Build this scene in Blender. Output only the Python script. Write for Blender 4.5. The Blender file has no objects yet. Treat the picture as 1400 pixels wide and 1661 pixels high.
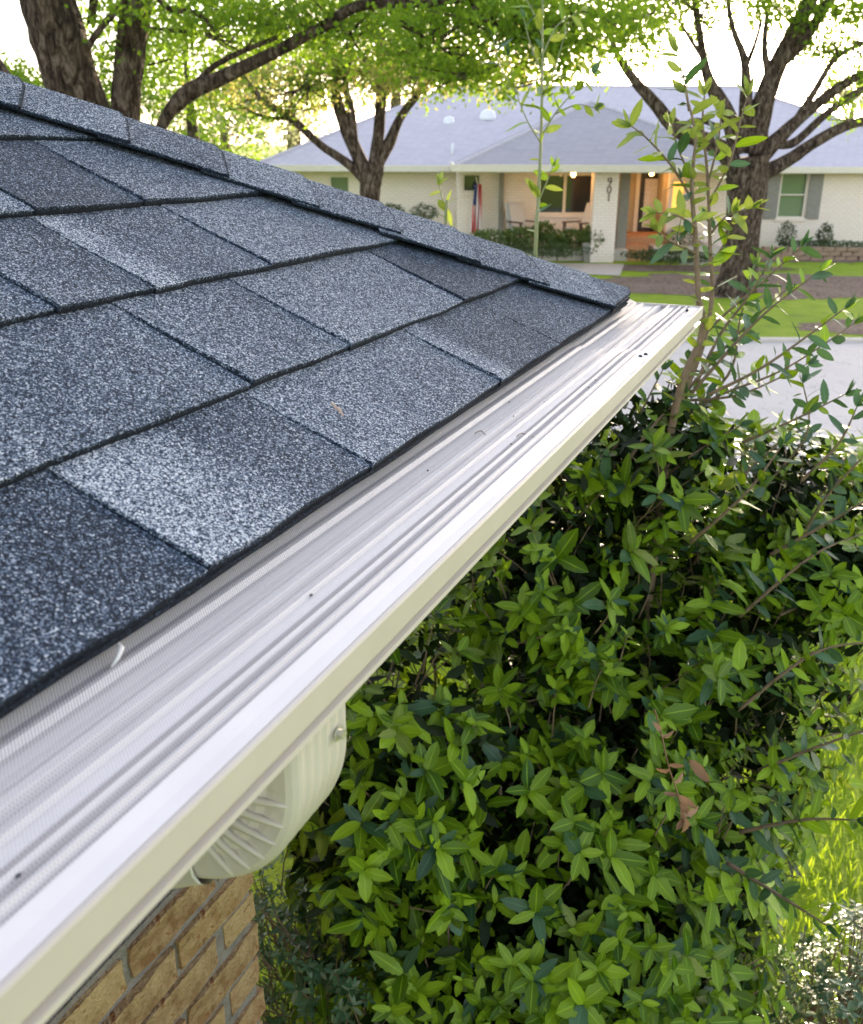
import bpy, math, random
import numpy as np
from mathutils import Vector, Matrix
rnd = random.Random(7)
nr = np.random.default_rng(11)
S = bpy.context.scene
COL = S.collection

# ------------------------------------------------------------------ camera
FPX, YAW, PIT, ROLL = 1548.1, 0.40277, 0.36891, 0.0036     # focal length in photo pixels; heading, downward pitch, roll
CAM = np.array([-2.096, -0.390, 2.933])
_f = np.array([math.cos(PIT)*math.cos(YAW), math.cos(PIT)*math.sin(YAW), -math.sin(PIT)])
_r = np.array([math.sin(YAW), -math.cos(YAW), 0.0]); _u = np.cross(_r, _f)
_r, _u = math.cos(ROLL)*_r+math.sin(ROLL)*_u, -math.sin(ROLL)*_r+math.cos(ROLL)*_u
cd = bpy.data.cameras.new('camera'); cam = bpy.data.objects.new('camera', cd); COL.objects.link(cam)
M = Matrix.Identity(4)
for i in range(3):
    M[i][0], M[i][1], M[i][2], M[i][3] = _r[i], _u[i], -_f[i], CAM[i]
cam.matrix_world = M
cd.sensor_fit = 'HORIZONTAL'; cd.sensor_width = 36; cd.lens = 36*FPX/1400
cd.clip_start = 0.02; cd.clip_end = 2000
cd.dof.use_dof = True; cd.dof.focus_distance = 1.3; cd.dof.aperture_fstop = 12
S.camera = cam

# ------------------------------------------------------------------ light
SUN_EL, SUN_AZ = math.radians(7.0), math.radians(2.5)      # azimuth counted from +X towards +Y
w = bpy.data.worlds.new('World'); S.world = w; w.use_nodes = True
wn = w.node_tree.nodes; wl = w.node_tree.links
sky = wn.new('ShaderNodeTexSky'); sky.sky_type = 'NISHITA'; sky.sun_disc = False
sky.sun_elevation = SUN_EL; sky.sun_rotation = math.radians(90)-SUN_AZ
sky.air_density = 1.0; sky.dust_density = 1.5; sky.ozone_density = 1.6
bg = wn['Background']; bg.inputs['Strength'].default_value = 0.15
hs_n = wn.new('ShaderNodeHueSaturation'); hs_n.inputs['Saturation'].default_value = .52; hs_n.inputs['Value'].default_value = 1.0   # hazy evening air
tn_n = wn.new('ShaderNodeMix'); tn_n.data_type = 'RGBA'; tn_n.blend_type = 'MULTIPLY'; tn_n.inputs[0].default_value = 1; tn_n.inputs[7].default_value = (1.0, .945, .94, 1)
wl.new(sky.outputs[0], hs_n.inputs['Color']); wl.new(hs_n.outputs[0], tn_n.inputs[6]); wl.new(tn_n.outputs[2], bg.inputs['Color'])
sd = bpy.data.lights.new('sun', 'SUN'); sd.energy = 3.0; sd.angle = math.radians(0.5); sd.color = (1, .80, .56)
so = bpy.data.objects.new('sun', sd); COL.objects.link(so)
sdir = Vector((math.cos(SUN_EL)*math.cos(SUN_AZ), math.cos(SUN_EL)*math.sin(SUN_AZ), math.sin(SUN_EL)))
so.rotation_euler = sdir.to_track_quat('Z', 'Y').to_euler(); so.location = (10, 0, 12)
S.view_settings.view_transform = 'Standard'; S.view_settings.look = 'None'
S.view_settings.gamma = 1; S.view_settings.use_curve_mapping = False
S.view_settings.exposure = 2.58
S.render.engine = 'CYCLES'
S.cycles.max_bounces = 6; S.cycles.transparent_max_bounces = 8
S.cycles.use_denoising = True

# ------------------------------------------------------------------ pixel -> place helpers (a survey of the photo)
def ray(px, py): return _f+((px-700)/FPX)*_r-((py-830.5)/FPX)*_u
def at(px, py, d): return CAM+ray(px, py)*d                 # d = depth along the viewing axis, metres
def atF(px, py, F):                                         # F = horizontal distance ahead
    v = ray(px, py); return CAM+v*(F/(v[0]*math.cos(YAW)+v[1]*math.sin(YAW)))
def onz(px, py, z=0.0):
    v = ray(px, py); return CAM+v*((z-CAM[2])/v[2])
HR = np.array([math.sin(YAW), -math.cos(YAW), 0.0]); HF = np.array([math.cos(YAW), math.sin(YAW), 0.0]); UZ = np.array([0, 0, 1.0])
def H(u, F, z): return np.array([CAM[0], CAM[1], 0])+HR*u+HF*F+UZ*z
def ux(px, F, z=1.5): return (px-700)/FPX*(F*math.cos(PIT)-(z-CAM[2])*math.sin(PIT))
def zy(py, F):
    t = (830.5-py)/FPX
    return CAM[2]+F*(-math.sin(PIT)+t*math.cos(PIT))/(math.cos(PIT)+t*math.sin(PIT))

# ------------------------------------------------------------------ mesh helpers
LOC = {}
class MB:
    def __init__(s): s.v = []; s.f = []; s.m = []; s.T = None
    def add(s, vs, fs, m=0):
        b = len(s.v)
        for p in vs: s.v.append(tuple(s.T(*p)) if s.T else tuple(p))
        for f in fs: s.f.append(tuple(b+i for i in f)); s.m.append(m)
    def box(s, a, b, m=0):
        x0, y0, z0 = a; x1, y1, z1 = b
        s.add([(x0,y0,z0),(x1,y0,z0),(x1,y1,z0),(x0,y1,z0),(x0,y0,z1),(x1,y0,z1),(x1,y1,z1),(x0,y1,z1)],
              [(0,3,2,1),(4,5,6,7),(0,1,5,4),(1,2,6,5),(2,3,7,6),(3,0,4,7)], m)
    def tube(s, pts, rad, n=8, m=0, cap=True, jit=0.0):
        pts = [Vector(p) for p in pts]; k = len(pts); vs = []; fs = []
        if not hasattr(rad, '__len__'): rad = [rad]*k
        up = None
        for i, p in enumerate(pts):
            d = (pts[min(i+1, k-1)]-pts[max(i-1, 0)]).normalized()
            if up is None: up = d.orthogonal().normalized()
            up = (up-d*up.dot(d)); up = up.normalized() if up.length > 1e-6 else d.orthogonal().normalized()
            si = d.cross(up)
            for j in range(n):
                a = 2*math.pi*j/n; r = rad[i]*(1+jit*(rnd.random()-.5))
                vs.append(p+(up*math.cos(a)+si*math.sin(a))*r)
        for i in range(k-1):
            for j in range(n):
                fs.append((i*n+j, i*n+(j+1) % n, (i+1)*n+(j+1) % n, (i+1)*n+j))
        if cap: fs.append(tuple(range(n-1, -1, -1))); fs.append(tuple((k-1)*n+j for j in range(n)))
        s.add(vs, fs, m)
    def mitre(s, prof, x0, e, flip=False):                  # gutter run whose end is cut at 45 degrees
        n = len(prof); vs = [((x0 if not flip else y), y, z) for y, z in prof]+[((-y if not flip else e), y, z) for y, z in prof]
        s.add(vs, [(j, (j+1) % n, n+(j+1) % n, n+j) for j in range(n)], 0)
    def sweep(s, prof, x0, x1, T=None, m=0, cap=True, closed=True, nx=1):
        n = len(prof); vs = []; fs = []
        for i in range(nx+1):
            x = x0+(x1-x0)*i/nx
            for (y, z) in prof: vs.append((x, y, z))
        for i in range(nx):
            for j in range(n if closed else n-1):
                a = i*n+j; b = i*n+(j+1) % n
                fs.append((a, b, b+n, a+n))
        if cap and closed: fs.append(tuple(range(n-1, -1, -1))); fs.append(tuple(nx*n+j for j in range(n)))
        s.add(vs, fs, m)
    def ellipsoid(s, c, r, nu=12, nv=8, m=0, half=False):
        vs = []; fs = []
        for i in range(nv+1):
            ph = (math.pi/2 if half else math.pi)*i/nv
            for j in range(nu):
                a = 2*math.pi*j/nu
                vs.append((c[0]+r[0]*math.sin(ph)*math.cos(a), c[1]+r[1]*math.sin(ph)*math.sin(a), c[2]+r[2]*math.cos(ph)))
        for i in range(nv):
            for j in range(nu): fs.append((i*nu+j, (i+1)*nu+j, (i+1)*nu+(j+1) % nu, i*nu+(j+1) % nu))
        s.add(vs, fs, m)

def obj(name, mb, mat, parent=None, smooth=False, label=None, kind=None):
    me = bpy.data.meshes.new(name)
    L = LOC.get(parent.name, Vector((0, 0, 0))) if parent else Vector((0, 0, 0))
    me.from_pydata([(p[0]-L[0], p[1]-L[1], p[2]-L[2]) for p in mb.v], [], mb.f)
    mats = mat if isinstance(mat, (list, tuple)) else [mat]
    for q in mats: me.materials.append(q)
    if len(mats) > 1: me.polygons.foreach_set('material_index', mb.m)
    if smooth: me.polygons.foreach_set('use_smooth', [True]*len(me.polygons))
    me.update()
    o = bpy.data.objects.new(name, me); COL.objects.link(o)
    if parent: o.parent = parent; LOC[o.name] = L
    if label: o['label'] = label
    if kind: o['kind'] = kind
    return o
def thing(name, label, cat, loc, group=None):
    o = bpy.data.objects.new(name, None); COL.objects.link(o); o.location = tuple(loc); o.empty_display_size = .2
    o['label'] = label; o['category'] = cat
    if group: o['group'] = group
    LOC[o.name] = Vector(tuple(loc)); return o
def tag(o, label, cat, group=None):
    o['label'] = label; o['category'] = cat
    if group: o['group'] = group
    return o

# ------------------------------------------------------------------ materials
def mat(name, base=(.5, .5, .5), rough=.7, spec=.5, metal=0):
    m = bpy.data.materials.new(name); m.use_nodes = True
    b = m.node_tree.nodes['Principled BSDF']
    b.inputs['Base Color'].default_value = (*base, 1); b.inputs['Roughness'].default_value = rough
    b.inputs['Specular IOR Level'].default_value = spec; b.inputs['Metallic'].default_value = metal
    return m
class N:
    def __init__(s, m): s.m = m; s.t = m.node_tree; s.b = s.t.nodes['Principled BSDF']
    def n(s, typ, **kw):
        q = s.t.nodes.new('ShaderNode'+typ)
        for k, v in kw.items(): setattr(q, k, v)
        return q
    def l(s, a, b): s.t.links.new(a, b)
    def obj(s): return s.n('TexCoord').outputs['Object']
    def noise(s, scale, detail=3, rough=.55, co=None, dist=0):
        q = s.n('TexNoise'); q.inputs['Scale'].default_value = scale; q.inputs['Detail'].default_value = detail
        q.inputs['Roughness'].default_value = rough; q.inputs['Distortion'].default_value = dist
        s.l(co or s.obj(), q.inputs['Vector']); return q
    def ramp(s, fac, stops):
        q = s.n('ValToRGB'); e = q.color_ramp.elements
        while len(e) < len(stops): e.new(.5)
        for i, (p, c) in enumerate(stops): e[i].position = p; e[i].color = (*c, 1)
        s.l(fac, q.inputs[0]); return q.outputs[0]
    def math(s, op, a, b=None, clamp=False):
        q = s.n('Math', operation=op, use_clamp=clamp)
        for i, v in enumerate((a, b)):
            if v is None: continue
            if isinstance(v, (int, float)): q.inputs[i].default_value = v
            else: s.l(v, q.inputs[i])
        return q.outputs[0]
    def mix(s, fac, a, b, mode='MIX'):
        q = s.n('Mix', data_type='RGBA', blend_type=mode)
        for i, v in zip((0, 6, 7), (fac, a, b)):
            if isinstance(v, (int, float)): q.inputs[i].default_value = v
            elif isinstance(v, tuple): q.inputs[i].default_value = (*v, 1)
            else: s.l(v, q.inputs[i])
        return q.outputs[2]
    def bump(s, h, strength=.3, dist=.01, nrm=None):
        q = s.n('Bump'); q.inputs['Strength'].default_value = strength; q.inputs['Distance'].default_value = dist
        s.l(h, q.inputs['Height'])
        if nrm: s.l(nrm, q.inputs['Normal'])
        s.l(q.outputs[0], s.b.inputs['Normal']); return q.outputs[0]
    def base(s, c): s.l(c, s.b.inputs['Base Color'])

def simple(name, c1, c2, scale=8, rough=.75, bump=.15, bd=.004, spec=.4, detail=4):
    m = mat(name, c1, rough, spec); n = N(m)
    q = n.noise(scale, detail); n.base(n.mix(n.ramp(q.outputs[0], [(.3, (0,0,0)), (.7, (1,1,1))]), c1, c2))
    if bump: n.bump(n.noise(scale*6, 3).outputs[0], bump, bd)
    return m

def shingle_mat():
    m = mat('shingle_granules', rough=.9, spec=.25); n = N(m)
    v = n.n('TexVoronoi'); v.inputs['Scale'].default_value = 760; n.l(n.obj(), v.inputs['Vector'])
    v2 = n.n('TexVoronoi'); v2.inputs['Scale'].default_value = 520; n.l(n.obj(), v2.inputs['Vector'])
    bw = n.n('SeparateColor'); n.l(v.outputs['Color'], bw.inputs[0])
    bw2 = n.n('SeparateColor'); n.l(v2.outputs['Color'], bw2.inputs[0])
    a = n.math('ADD', n.math('MULTIPLY', bw.outputs[0], .55), n.math('MULTIPLY', bw2.outputs[1], .45))
    at_ = n.n('Attribute', attribute_name='tone')
    big = n.noise(7, 3); big2 = n.noise(38, 3)
    t = n.math('ADD', at_.outputs['Fac'], n.math('MULTIPLY', n.math('SUBTRACT', big.outputs[0], .5), .16))
    t = n.math('ADD', t, n.math('MULTIPLY', n.math('SUBTRACT', big2.outputs[0], .5), .14))
    a = n.math('ADD', a, n.math('MULTIPLY', n.math('SUBTRACT', t, .52), .66))
    spk = n.noise(900, 2, .8); a = n.math('ADD', a, n.math('MULTIPLY', n.math('SUBTRACT', spk.outputs[0], .5), .45))
    c = n.ramp(a, [(.20, (.005,.008,.014)), (.42, (.016,.027,.048)), (.58, (.058,.086,.138)), (.74, (.215,.262,.345)), (.96, (.66,.69,.73))])
    n.base(c)
    n.bump(n.math('ADD', v.outputs['Distance'], n.math('MULTIPLY', bw.outputs[2], .7)), .55, .0016)
    return m
M_SH = shingle_mat()
M_ASPH = simple('shingle_edge', (.012,.012,.014), (.03,.03,.034), 300, .95, .6, .002)

def alu_mat(mesh=True):
    m = mat('gutter_guard_metal', (.80,.79,.84), .50, .4); n = N(m)
    co = n.obj(); sp = n.n('SeparateXYZ'); n.l(co, sp.inputs[0])
    # fine woven perforation between the back crease and the front flat band, real size (about 1.3 mm pitch)
    sx = n.math('SINE', n.math('MULTIPLY', n.math('ADD', sp.outputs[0], n.math('MULTIPLY', sp.outputs[1], .35)), 2*math.pi/.0026))
    sy = n.math('SINE', n.math('MULTIPLY', sp.outputs[1], 2*math.pi/.0022))
    hole = n.math('GREATER_THAN', n.math('MULTIPLY', sx, sy), .22)
    zone = n.math('GREATER_THAN', sp.outputs[1], -.048)   # object space: the gutter's origin is 30 mm out
    hole = n.math('MULTIPLY', hole, zone)
    dirt = n.noise(14, 4); st = n.noise(60, 4)
    c = n.mix(n.ramp(dirt.outputs[0], [(.35,(0,0,0)),(.75,(.5,.5,.5))]), (.70,.66,.66), (.60,.565,.565))
    c = n.mix(zone, c, (.60,.595,.66), 'MULTIPLY') if False else n.mix(n.math('MULTIPLY', zone, .55), c, (.60,.575,.585))
    back_ = n.math('GREATER_THAN', sp.outputs[1], .0655)
    c = n.mix(n.math('MULTIPLY', back_, .35), c, (.26,.26,.24))  # void below and shade under the shingles, painted dark along the back
    c = n.mix(n.ramp(st.outputs[0], [(.62,(0,0,0)),(.78,(.35,.35,.35))]), c, (.50,.49,.47))
    back = n.math('GREATER_THAN', sp.outputs[1], .0475)
    n.base(n.mix(n.math('MULTIPLY', hole, n.math('ADD', .42, n.math('MULTIPLY', back, .5))), c, (.10,.10,.11)))
    n.bump(n.math('SUBTRACT', 1, hole), .5, .0006)
    return m
M_GUARD = alu_mat()
M_LIP = simple('gutter_paint_cream', (.56,.505,.465), (.515,.46,.42), 9, .42, .05, .001)
M_PIPE = simple('downspout_paint_cream', (.62,.565,.525), (.54,.49,.455), 14, .42, .06, .001)
M_SCREW = mat('screw_metal', (.55,.53,.48), .35, .5, .6)
M_BLACK = mat('black_rubber', (.01,.01,.012), .5)
M_WHITEP = simple('white_paint', (.78,.76,.74), (.72,.70,.68), 5, .6, .1, .002)
M_CREAM = simple('cream_trim', (.78,.72,.63), (.72,.66,.57), 6, .6, .05)
M_WOOD = simple('twig_bark', (.16,.11,.075), (.24,.17,.11), 60, .85, .3, .002)

def brick_mat():
    m = mat('brick_clay', rough=.9, spec=.2); n = N(m)
    oi = n.n('ObjectInfo'); q = n.noise(26, 5, .65); q2 = n.noise(110, 4, .6); q3 = n.noise(45, 3, .5, dist=.6)
    c = n.ramp(oi.outputs['Random'], [(0,(.27,.16,.07)),(.2,(.42,.31,.18)),(.4,(.20,.08,.035)),(.6,(.38,.26,.13)),(.8,(.15,.07,.035)),(1,(.34,.21,.10))])
    c = n.mix(n.ramp(q.outputs[0], [(.35,(0,0,0)),(.7,(.75,.75,.75))]), c, (.47,.35,.20))
    c = n.mix(n.ramp(q3.outputs[0], [(.62,(0,0,0)),(.70,(.85,.85,.85))]), c, (.20,.075,.025))
    c = n.mix(n.ramp(n.noise(38, 5, .7).outputs[0], [(.33,(.8,.8,.8)),(.43,(0,0,0))]), c, (.16,.085,.04))
    n.base(c); n.bump(n.math('ADD', q2.outputs[0], q.outputs[0]), 1.0, .010); return m
M_BRICK = brick_mat()
M_MORTAR = simple('mortar', (.27,.245,.225), (.17,.155,.145), 40, .95, 1.0, .008)

def leaf_mat(name, dark, light, trans, rough=.34, tfac=.24, vein=True, spec=.5):
    m = mat(name, dark, rough, spec); n = N(m)
    g = n.n('NewGeometry'); oi = n.n('ObjectInfo')
    r = n.math('FRACT', n.math('ADD', g.outputs['Random Per Island'], oi.outputs['Random']))
    c = n.ramp(r, [(0, dark), (.55, tuple((a+b)/2 for a, b in zip(dark, light))), (1, light)])
    if vein:
        uv = n.n('UVMap'); uv.uv_map = 'leafuv'; sp = n.n('SeparateXYZ'); n.l(uv.outputs[0], sp.inputs[0])
        e = n.math('ABSOLUTE', n.math('SUBTRACT', sp.outputs[0], .5))
        c = n.mix(n.ramp(e, [(0,(.7,.7,.7)),(.025,(.4,.4,.4)),(.05,(0,0,0))]), c, tuple(min(1, x*1.5+.01) for x in light))
        sv = n.math('SINE', n.math('MULTIPLY', n.math('SUBTRACT', sp.outputs[1], n.math('MULTIPLY', e, .8)), 60))
        n.bump(n.math('ADD', n.math('MULTIPLY', sv, .5), n.noise(90, 2).outputs[0]), .25, .002)
    n.base(c)
    tr = n.n('BsdfTranslucent'); tc = n.mix(.65, c, trans); n.l(tc, tr.inputs[0])
    mx = n.n('MixShader'); mx.inputs[0].default_value = tfac
    out = n.t.nodes['Material Output']; n.l(n.b.outputs[0], mx.inputs[1]); n.l(tr.outputs[0], mx.inputs[2]); n.l(mx.outputs[0], out.inputs[0])
    return m
M_LEAF = leaf_mat('holly_leaf', (.022,.080,.003), (.29,.45,.020), (.42,.60,.015), rough=.33, spec=.34)
M_CORESHADE = leaf_mat('core_shade_leaf', (.005,.014,.002), (.014,.030,.005), (.02,.04,.005), rough=.5, tfac=.10, vein=False, spec=.2)  # near-black leaf colour, paints the shade inside the shrub
M_LEAFY = leaf_mat('young_leaf', (.11,.20,.025), (.26,.32,.05), (.45,.52,.08), tfac=.4)
M_LEAFB = leaf_mat('dusky_leaf', (.022,.070,.034), (.07,.16,.07), (.14,.26,.05), rough=.34, spec=.45)
M_LEAFS = leaf_mat('privet_leaf', (.10,.17,.08), (.26,.34,.22), (.30,.40,.14), rough=.25, vein=False)
M_LEAFD = leaf_mat('dead_leaf', (.20,.10,.05), (.42,.26,.17), (.4,.25,.15), rough=.75, vein=False)
M_OAKG = leaf_mat('oak_leaf', (.06,.13,.010), (.15,.25,.02), (.38,.58,.03), rough=.55, tfac=.5, vein=False, spec=.3)
M_OAKY = leaf_mat('sun_painted_oak_leaf', (.12,.15,.02), (.28,.26,.07), (.75,.66,.20), rough=.55, tfac=.55, vein=False, spec=.3)  # yellow sunlight painted into the oak leaf colour
M_OAKB = leaf_mat('far_leaf', (.16,.19,.10), (.32,.34,.22), (.72,.72,.45), rough=.7, tfac=.5, vein=False, spec=.2)  # pale haze of distance mixed into the leaf colour
M_HEDGE = leaf_mat('hedge_leaf', (.02,.05,.012), (.05,.09,.02), (.1,.16,.02), rough=.5, tfac=.25, vein=False)

def bark_mat():
    m = mat('oak_bark', rough=.95, spec=.15); n = N(m)
    mp = n.n('Mapping'); mp.inputs['Scale'].default_value = (1, 1, .34); n.l(n.obj(), mp.inputs[0])
    q = n.noise(17, 7, .72, mp.outputs[0], .8); q2 = n.noise(5, 3)
    c = n.ramp(q.outputs[0], [(.36,(.016,.011,.009)),(.49,(.085,.058,.045)),(.62,(.30,.23,.19))])
    c = n.mix(n.ramp(q2.outputs[0], [(.5,(0,0,0)),(.75,(.5,.5,.5))]), c, (.26,.19,.14))
    n.base(c); n.bump(q.outputs[0], 1.0, .12); return m
M_BARK = bark_mat()

def grass_ground():
    m = mat('lawn_grass', rough=.9, spec=.2); n = N(m)
    q = n.noise(3, 5, .6); q2 = n.noise(45, 4, .7); q3 = n.noise(.35, 3)
    c = n.ramp(q2.outputs[0], [(.25,(.12,.20,.008)),(.5,(.25,.38,.015)),(.75,(.40,.52,.03))])
    c = n.mix(n.ramp(q.outputs[0], [(.4,(0,0,0)),(.75,(.6,.6,.6))]), c, (.42,.46,.06))
    c = n.mix(n.ramp(q3.outputs[0], [(.45,(0,0,0)),(.7,(.5,.5,.5))]), c, (.16,.27,.02))
    c = n.mix(n.ramp(n.noise(1.6, 5, .7).outputs[0], [(.52,(0,0,0)),(.68,(.65,.65,.65))]), c, (.13,.20,.03))
    n.base(c); n.bump(q2.outputs[0], .8, .05); return m
M_GRASS = grass_ground()
M_BLADE = leaf_mat('grass_blade', (.18,.30,.012), (.40,.52,.04), (.55,.7,.03), rough=.5, tfac=.4, vein=False)
def mulch_mat():
    m = mat('mulch', rough=.95, spec=.1); n = N(m)
    v = n.n('TexVoronoi'); v.inputs['Scale'].default_value = 9; n.l(n.noise(3,2).outputs['Color'], v.inputs['Vector'])
    q = n.noise(12, 6, .75); q2 = n.noise(1.3, 4)
    c = n.ramp(q.outputs[0], [(.3,(.09,.062,.048)),(.5,(.22,.16,.13)),(.72,(.46,.36,.30))])
    c = n.mix(n.ramp(q2.outputs[0], [(.45,(0,0,0)),(.7,(.6,.6,.6))]), c, (.34,.255,.21))
    n.base(c); n.bump(q.outputs[0], 1, .06); return m
M_MULCH = mulch_mat()
def road_mat():
    m = mat('concrete_road', rough=.85, spec=.3); n = N(m)
    q = n.noise(60, 4, .7); q2 = n.noise(.9, 4, .6); q3 = n.noise(1.1, 2, .5, dist=2.5)
    c = n.mix(q.outputs[0], (.50,.46,.455), (.66,.61,.60))
    c = n.mix(n.ramp(q2.outputs[0], [(.4,(0,0,0)),(.75,(.4,.4,.4))]), c, (.46,.42,.44))
    cr = n.math('ABSOLUTE', n.math('SUBTRACT', q3.outputs[0], .5))
    c = n.mix(n.ramp(cr, [(0,(.55,.55,.55)),(.010,(0,0,0))]), c, (.20,.18,.17))
    n.base(c); n.bump(q.outputs[0], .2, .004); return m
M_ROAD = road_mat()
M_CONC = simple('pale_concrete', (.56,.51,.47), (.48,.43,.40), 4, .85, .2, .004)
M_CURB = simple('kerb_concrete', (.58,.53,.49), (.50,.46,.42), 7, .85, .3, .004)
def far_roof_mat(k=1.0):
    m = mat('far_shingles', rough=.9, spec=.2); n = N(m)
    br = n.n('TexBrick'); br.inputs['Scale'].default_value = 1; br.offset = .5
    br.inputs['Color1'].default_value = (.54*k,.50*k,.58*k,1); br.inputs['Color2'].default_value = (.64*k,.60*k,.67*k,1)
    br.inputs['Mortar'].default_value = (.36*k,.34*k,.40*k,1); br.inputs['Mortar Size'].default_value = .008
    br.inputs['Brick Width'].default_value = .3; br.inputs['Row Height'].default_value = .055
    sp = n.n('SeparateXYZ'); n.l(n.obj(), sp.inputs[0]); cb = n.n('CombineXYZ')
    hx = n.math('ADD', n.math('MULTIPLY', sp.outputs[0], HR[0]), n.math('MULTIPLY', sp.outputs[1], HR[1]))
    hf = n.math('ADD', n.math('MULTIPLY', sp.outputs[0], HF[0]), n.math('MULTIPLY', sp.outputs[1], HF[1]))
    n.l(n.math('ADD', hx, n.math('MULTIPLY', hf, .7)), cb.inputs[0]); n.l(sp.outputs[2], cb.inputs[1]); n.l(cb.outputs[0], br.inputs['Vector'])
    q = n.noise(30, 4, .8)
    n.base(n.mix(n.ramp(q.outputs[0], [(.3,(0,0,0)),(.7,(.6,.6,.6))]), br.outputs['Color'], (.64*k,.60*k,.66*k))); return m
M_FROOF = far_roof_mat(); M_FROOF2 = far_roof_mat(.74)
def painted_brick():
    m = mat('painted_brick', rough=.7, spec=.3); n = N(m)
    br = n.n('TexBrick'); br.inputs['Scale'].default_value = 1
    br.inputs['Color1'].default_value = (.88,.77,.70,1); br.inputs['Color2'].default_value = (.84,.73,.66,1)
    br.inputs['Mortar'].default_value = (.70,.61,.56,1); br.inputs['Mortar Size'].default_value = .008
    br.inputs['Brick Width'].default_value = .2; br.inputs['Row Height'].default_value = .075
    sp = n.n('SeparateXYZ'); n.l(n.obj(), sp.inputs[0]); cb = n.n('CombineXYZ')
    hx = n.math('ADD', n.math('MULTIPLY', sp.outputs[0], HR[0]), n.math('MULTIPLY', sp.outputs[1], HR[1]))
    n.l(hx, cb.inputs[0]); n.l(sp.outputs[2], cb.inputs[1]); n.l(cb.outputs[0], br.inputs['Vector'])
    n.base(br.outputs['Color']); n.bump(br.outputs['Fac'], -.4, .006); return m
M_WALL = painted_brick()
M_STEP = simple('terracotta_brick', (.42,.19,.09), (.54,.28,.14), 14, .8, .3, .004)
M_STONE = simple('edging_stone', (.22,.15,.11), (.36,.26,.19), 5, .9, .8, .03)
M_GLASS = mat('window_glass', (.02,.025,.03), .04, .8)
M_GLASSG = mat('green_window_glass', (.12,.20,.11), .12, .8)
M_DARK = mat('dark_door_paint', (.022,.014,.010), .45)
M_SHUT = simple('grey_shutter_paint', (.30,.285,.26), (.25,.24,.215), 10, .7, .1)
M_TAN = simple('tan_trim', (.50,.40,.26), (.44,.35,.22), 10, .7, .1)
M_FROST = simple('frosted_glass', (.85,.82,.82), (.58,.57,.60), 18, .25, .4, .01)
M_CHAIRW = simple('pale_chair_cloth', (.62,.60,.60), (.54,.52,.52), 20, .85, .2)
M_CHAIRD = simple('brown_chair_wood', (.16,.09,.06), (.10,.06,.04), 20, .7, .2)
M_RED = mat('flag_red', (.55,.02,.03), .8); M_FW = mat('flag_white', (.78,.76,.78), .8); M_BLUE = mat('flag_blue', (.025,.04,.20), .8)
M_BRASS = mat('dark_bronze', (.09,.05,.03), .4, .5, .5)
def emis(name, col, st):
    m = mat(name, col); b = m.node_tree.nodes['Principled BSDF']
    b.inputs['Emission Color'].default_value = (*col, 1); b.inputs['Emission Strength'].default_value = st; return m
M_LAMP = emis('lamp_glow', (1, .55, .18), 2.5)
M_INT = emis('lit_room_glow', (1, .50, .10), .22)
M_DOME = mat('skylight_acrylic', (.80,.80,.84), .15, .6)

# ================================================================== SETTING
EZ = 2.6                                                   # height of our eave
def sheet(name, pts, z, m, sub=None, label=None):
    mb = MB(); mb.add([(p[0], p[1], z) for p in pts], [tuple(range(len(pts)))]); o = obj(name, mb, m); o['kind'] = 'structure'; return o
def band(name, u0, u1, Fs, z, m, wob=.12, n=50):           # strip across the view with slightly irregular edges
    F0, F1 = Fs; a = []; b = []
    for i in range(n+1):
        u = u0+(u1-u0)*i/n
        a.append(H(u, F0+wob*(rnd.random()-.5), z)); b.append(H(u, F1+wob*(rnd.random()-.5), z))
    mb = MB(); mb.add(a+b, [(i, i+1, n+2+i, n+1+i) for i in range(n)]); o = obj(name, mb, m); o['kind'] = 'structure'; return o
def blob(name, cu, cF, ru, rF, z, m, n=70, wob=.30):
    pts = [H(cu+ru*math.cos(2*math.pi*i/n)*(1+wob*math.sin(i*1.7)*rnd.random()), cF+rF*math.sin(2*math.pi*i/n)*(1+wob*rnd.random()), z) for i in range(n)]
    mb = MB(); mb.add(pts, [tuple(range(n))]); o = obj(name, mb, m); o['kind'] = 'structure'; return o
mb = MB(); R_ = 900; mb.add([(-R_,-R_,0),(R_,-R_,0),(R_,R_,0),(-R_,R_,0)], [(0,1,2,3)])
g = obj('ground_lawn', mb, M_GRASS); g['kind'] = 'structure'
band('road', -60, 60, (8.35, 15.1), .004, M_ROAD, .02, 30)
for Fk in (15.1,):                                     # kerbs
    mb = MB(); mb.T = lambda u, F, z: H(u, F, z)
    for i in range(40): mb.box((-60+3*i+.006, Fk, -.05), (-57+3*i-.006, Fk+.16, .055))
    o = obj('kerb', mb, M_CURB); o['kind'] = 'structure'
u1300 = ux(1345, 17, 0)
blob('mulch_bed', u1300+1.5, 16.4, 2.3, .85, .006, M_MULCH)
blob('mulch_bed', ux(1215, 21, 0)+.6, 21.7, 4.2, 1.7, .008, M_MULCH)
blob('mulch_bed', ux(1100, 24.5, 0), 24.7, 2.9, .6, .010, M_MULCH)
blob('mulch_bed', ux(1380, 27.3, 0), 27.4, 5.0, 1.2, .012, M_MULCH)
mb = MB(); P4 = [H(ux(600,26,0),24.6,.014), H(ux(990,24.4,0),23.2,.014), H(ux(1010,25.6,0),25.5,.014), H(ux(600,27,0),26.2,.014)]
mb.add(P4, [(0,1,2,3)]); o = obj('walkway', mb, M_CONC); o['kind'] = 'structure'

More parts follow.
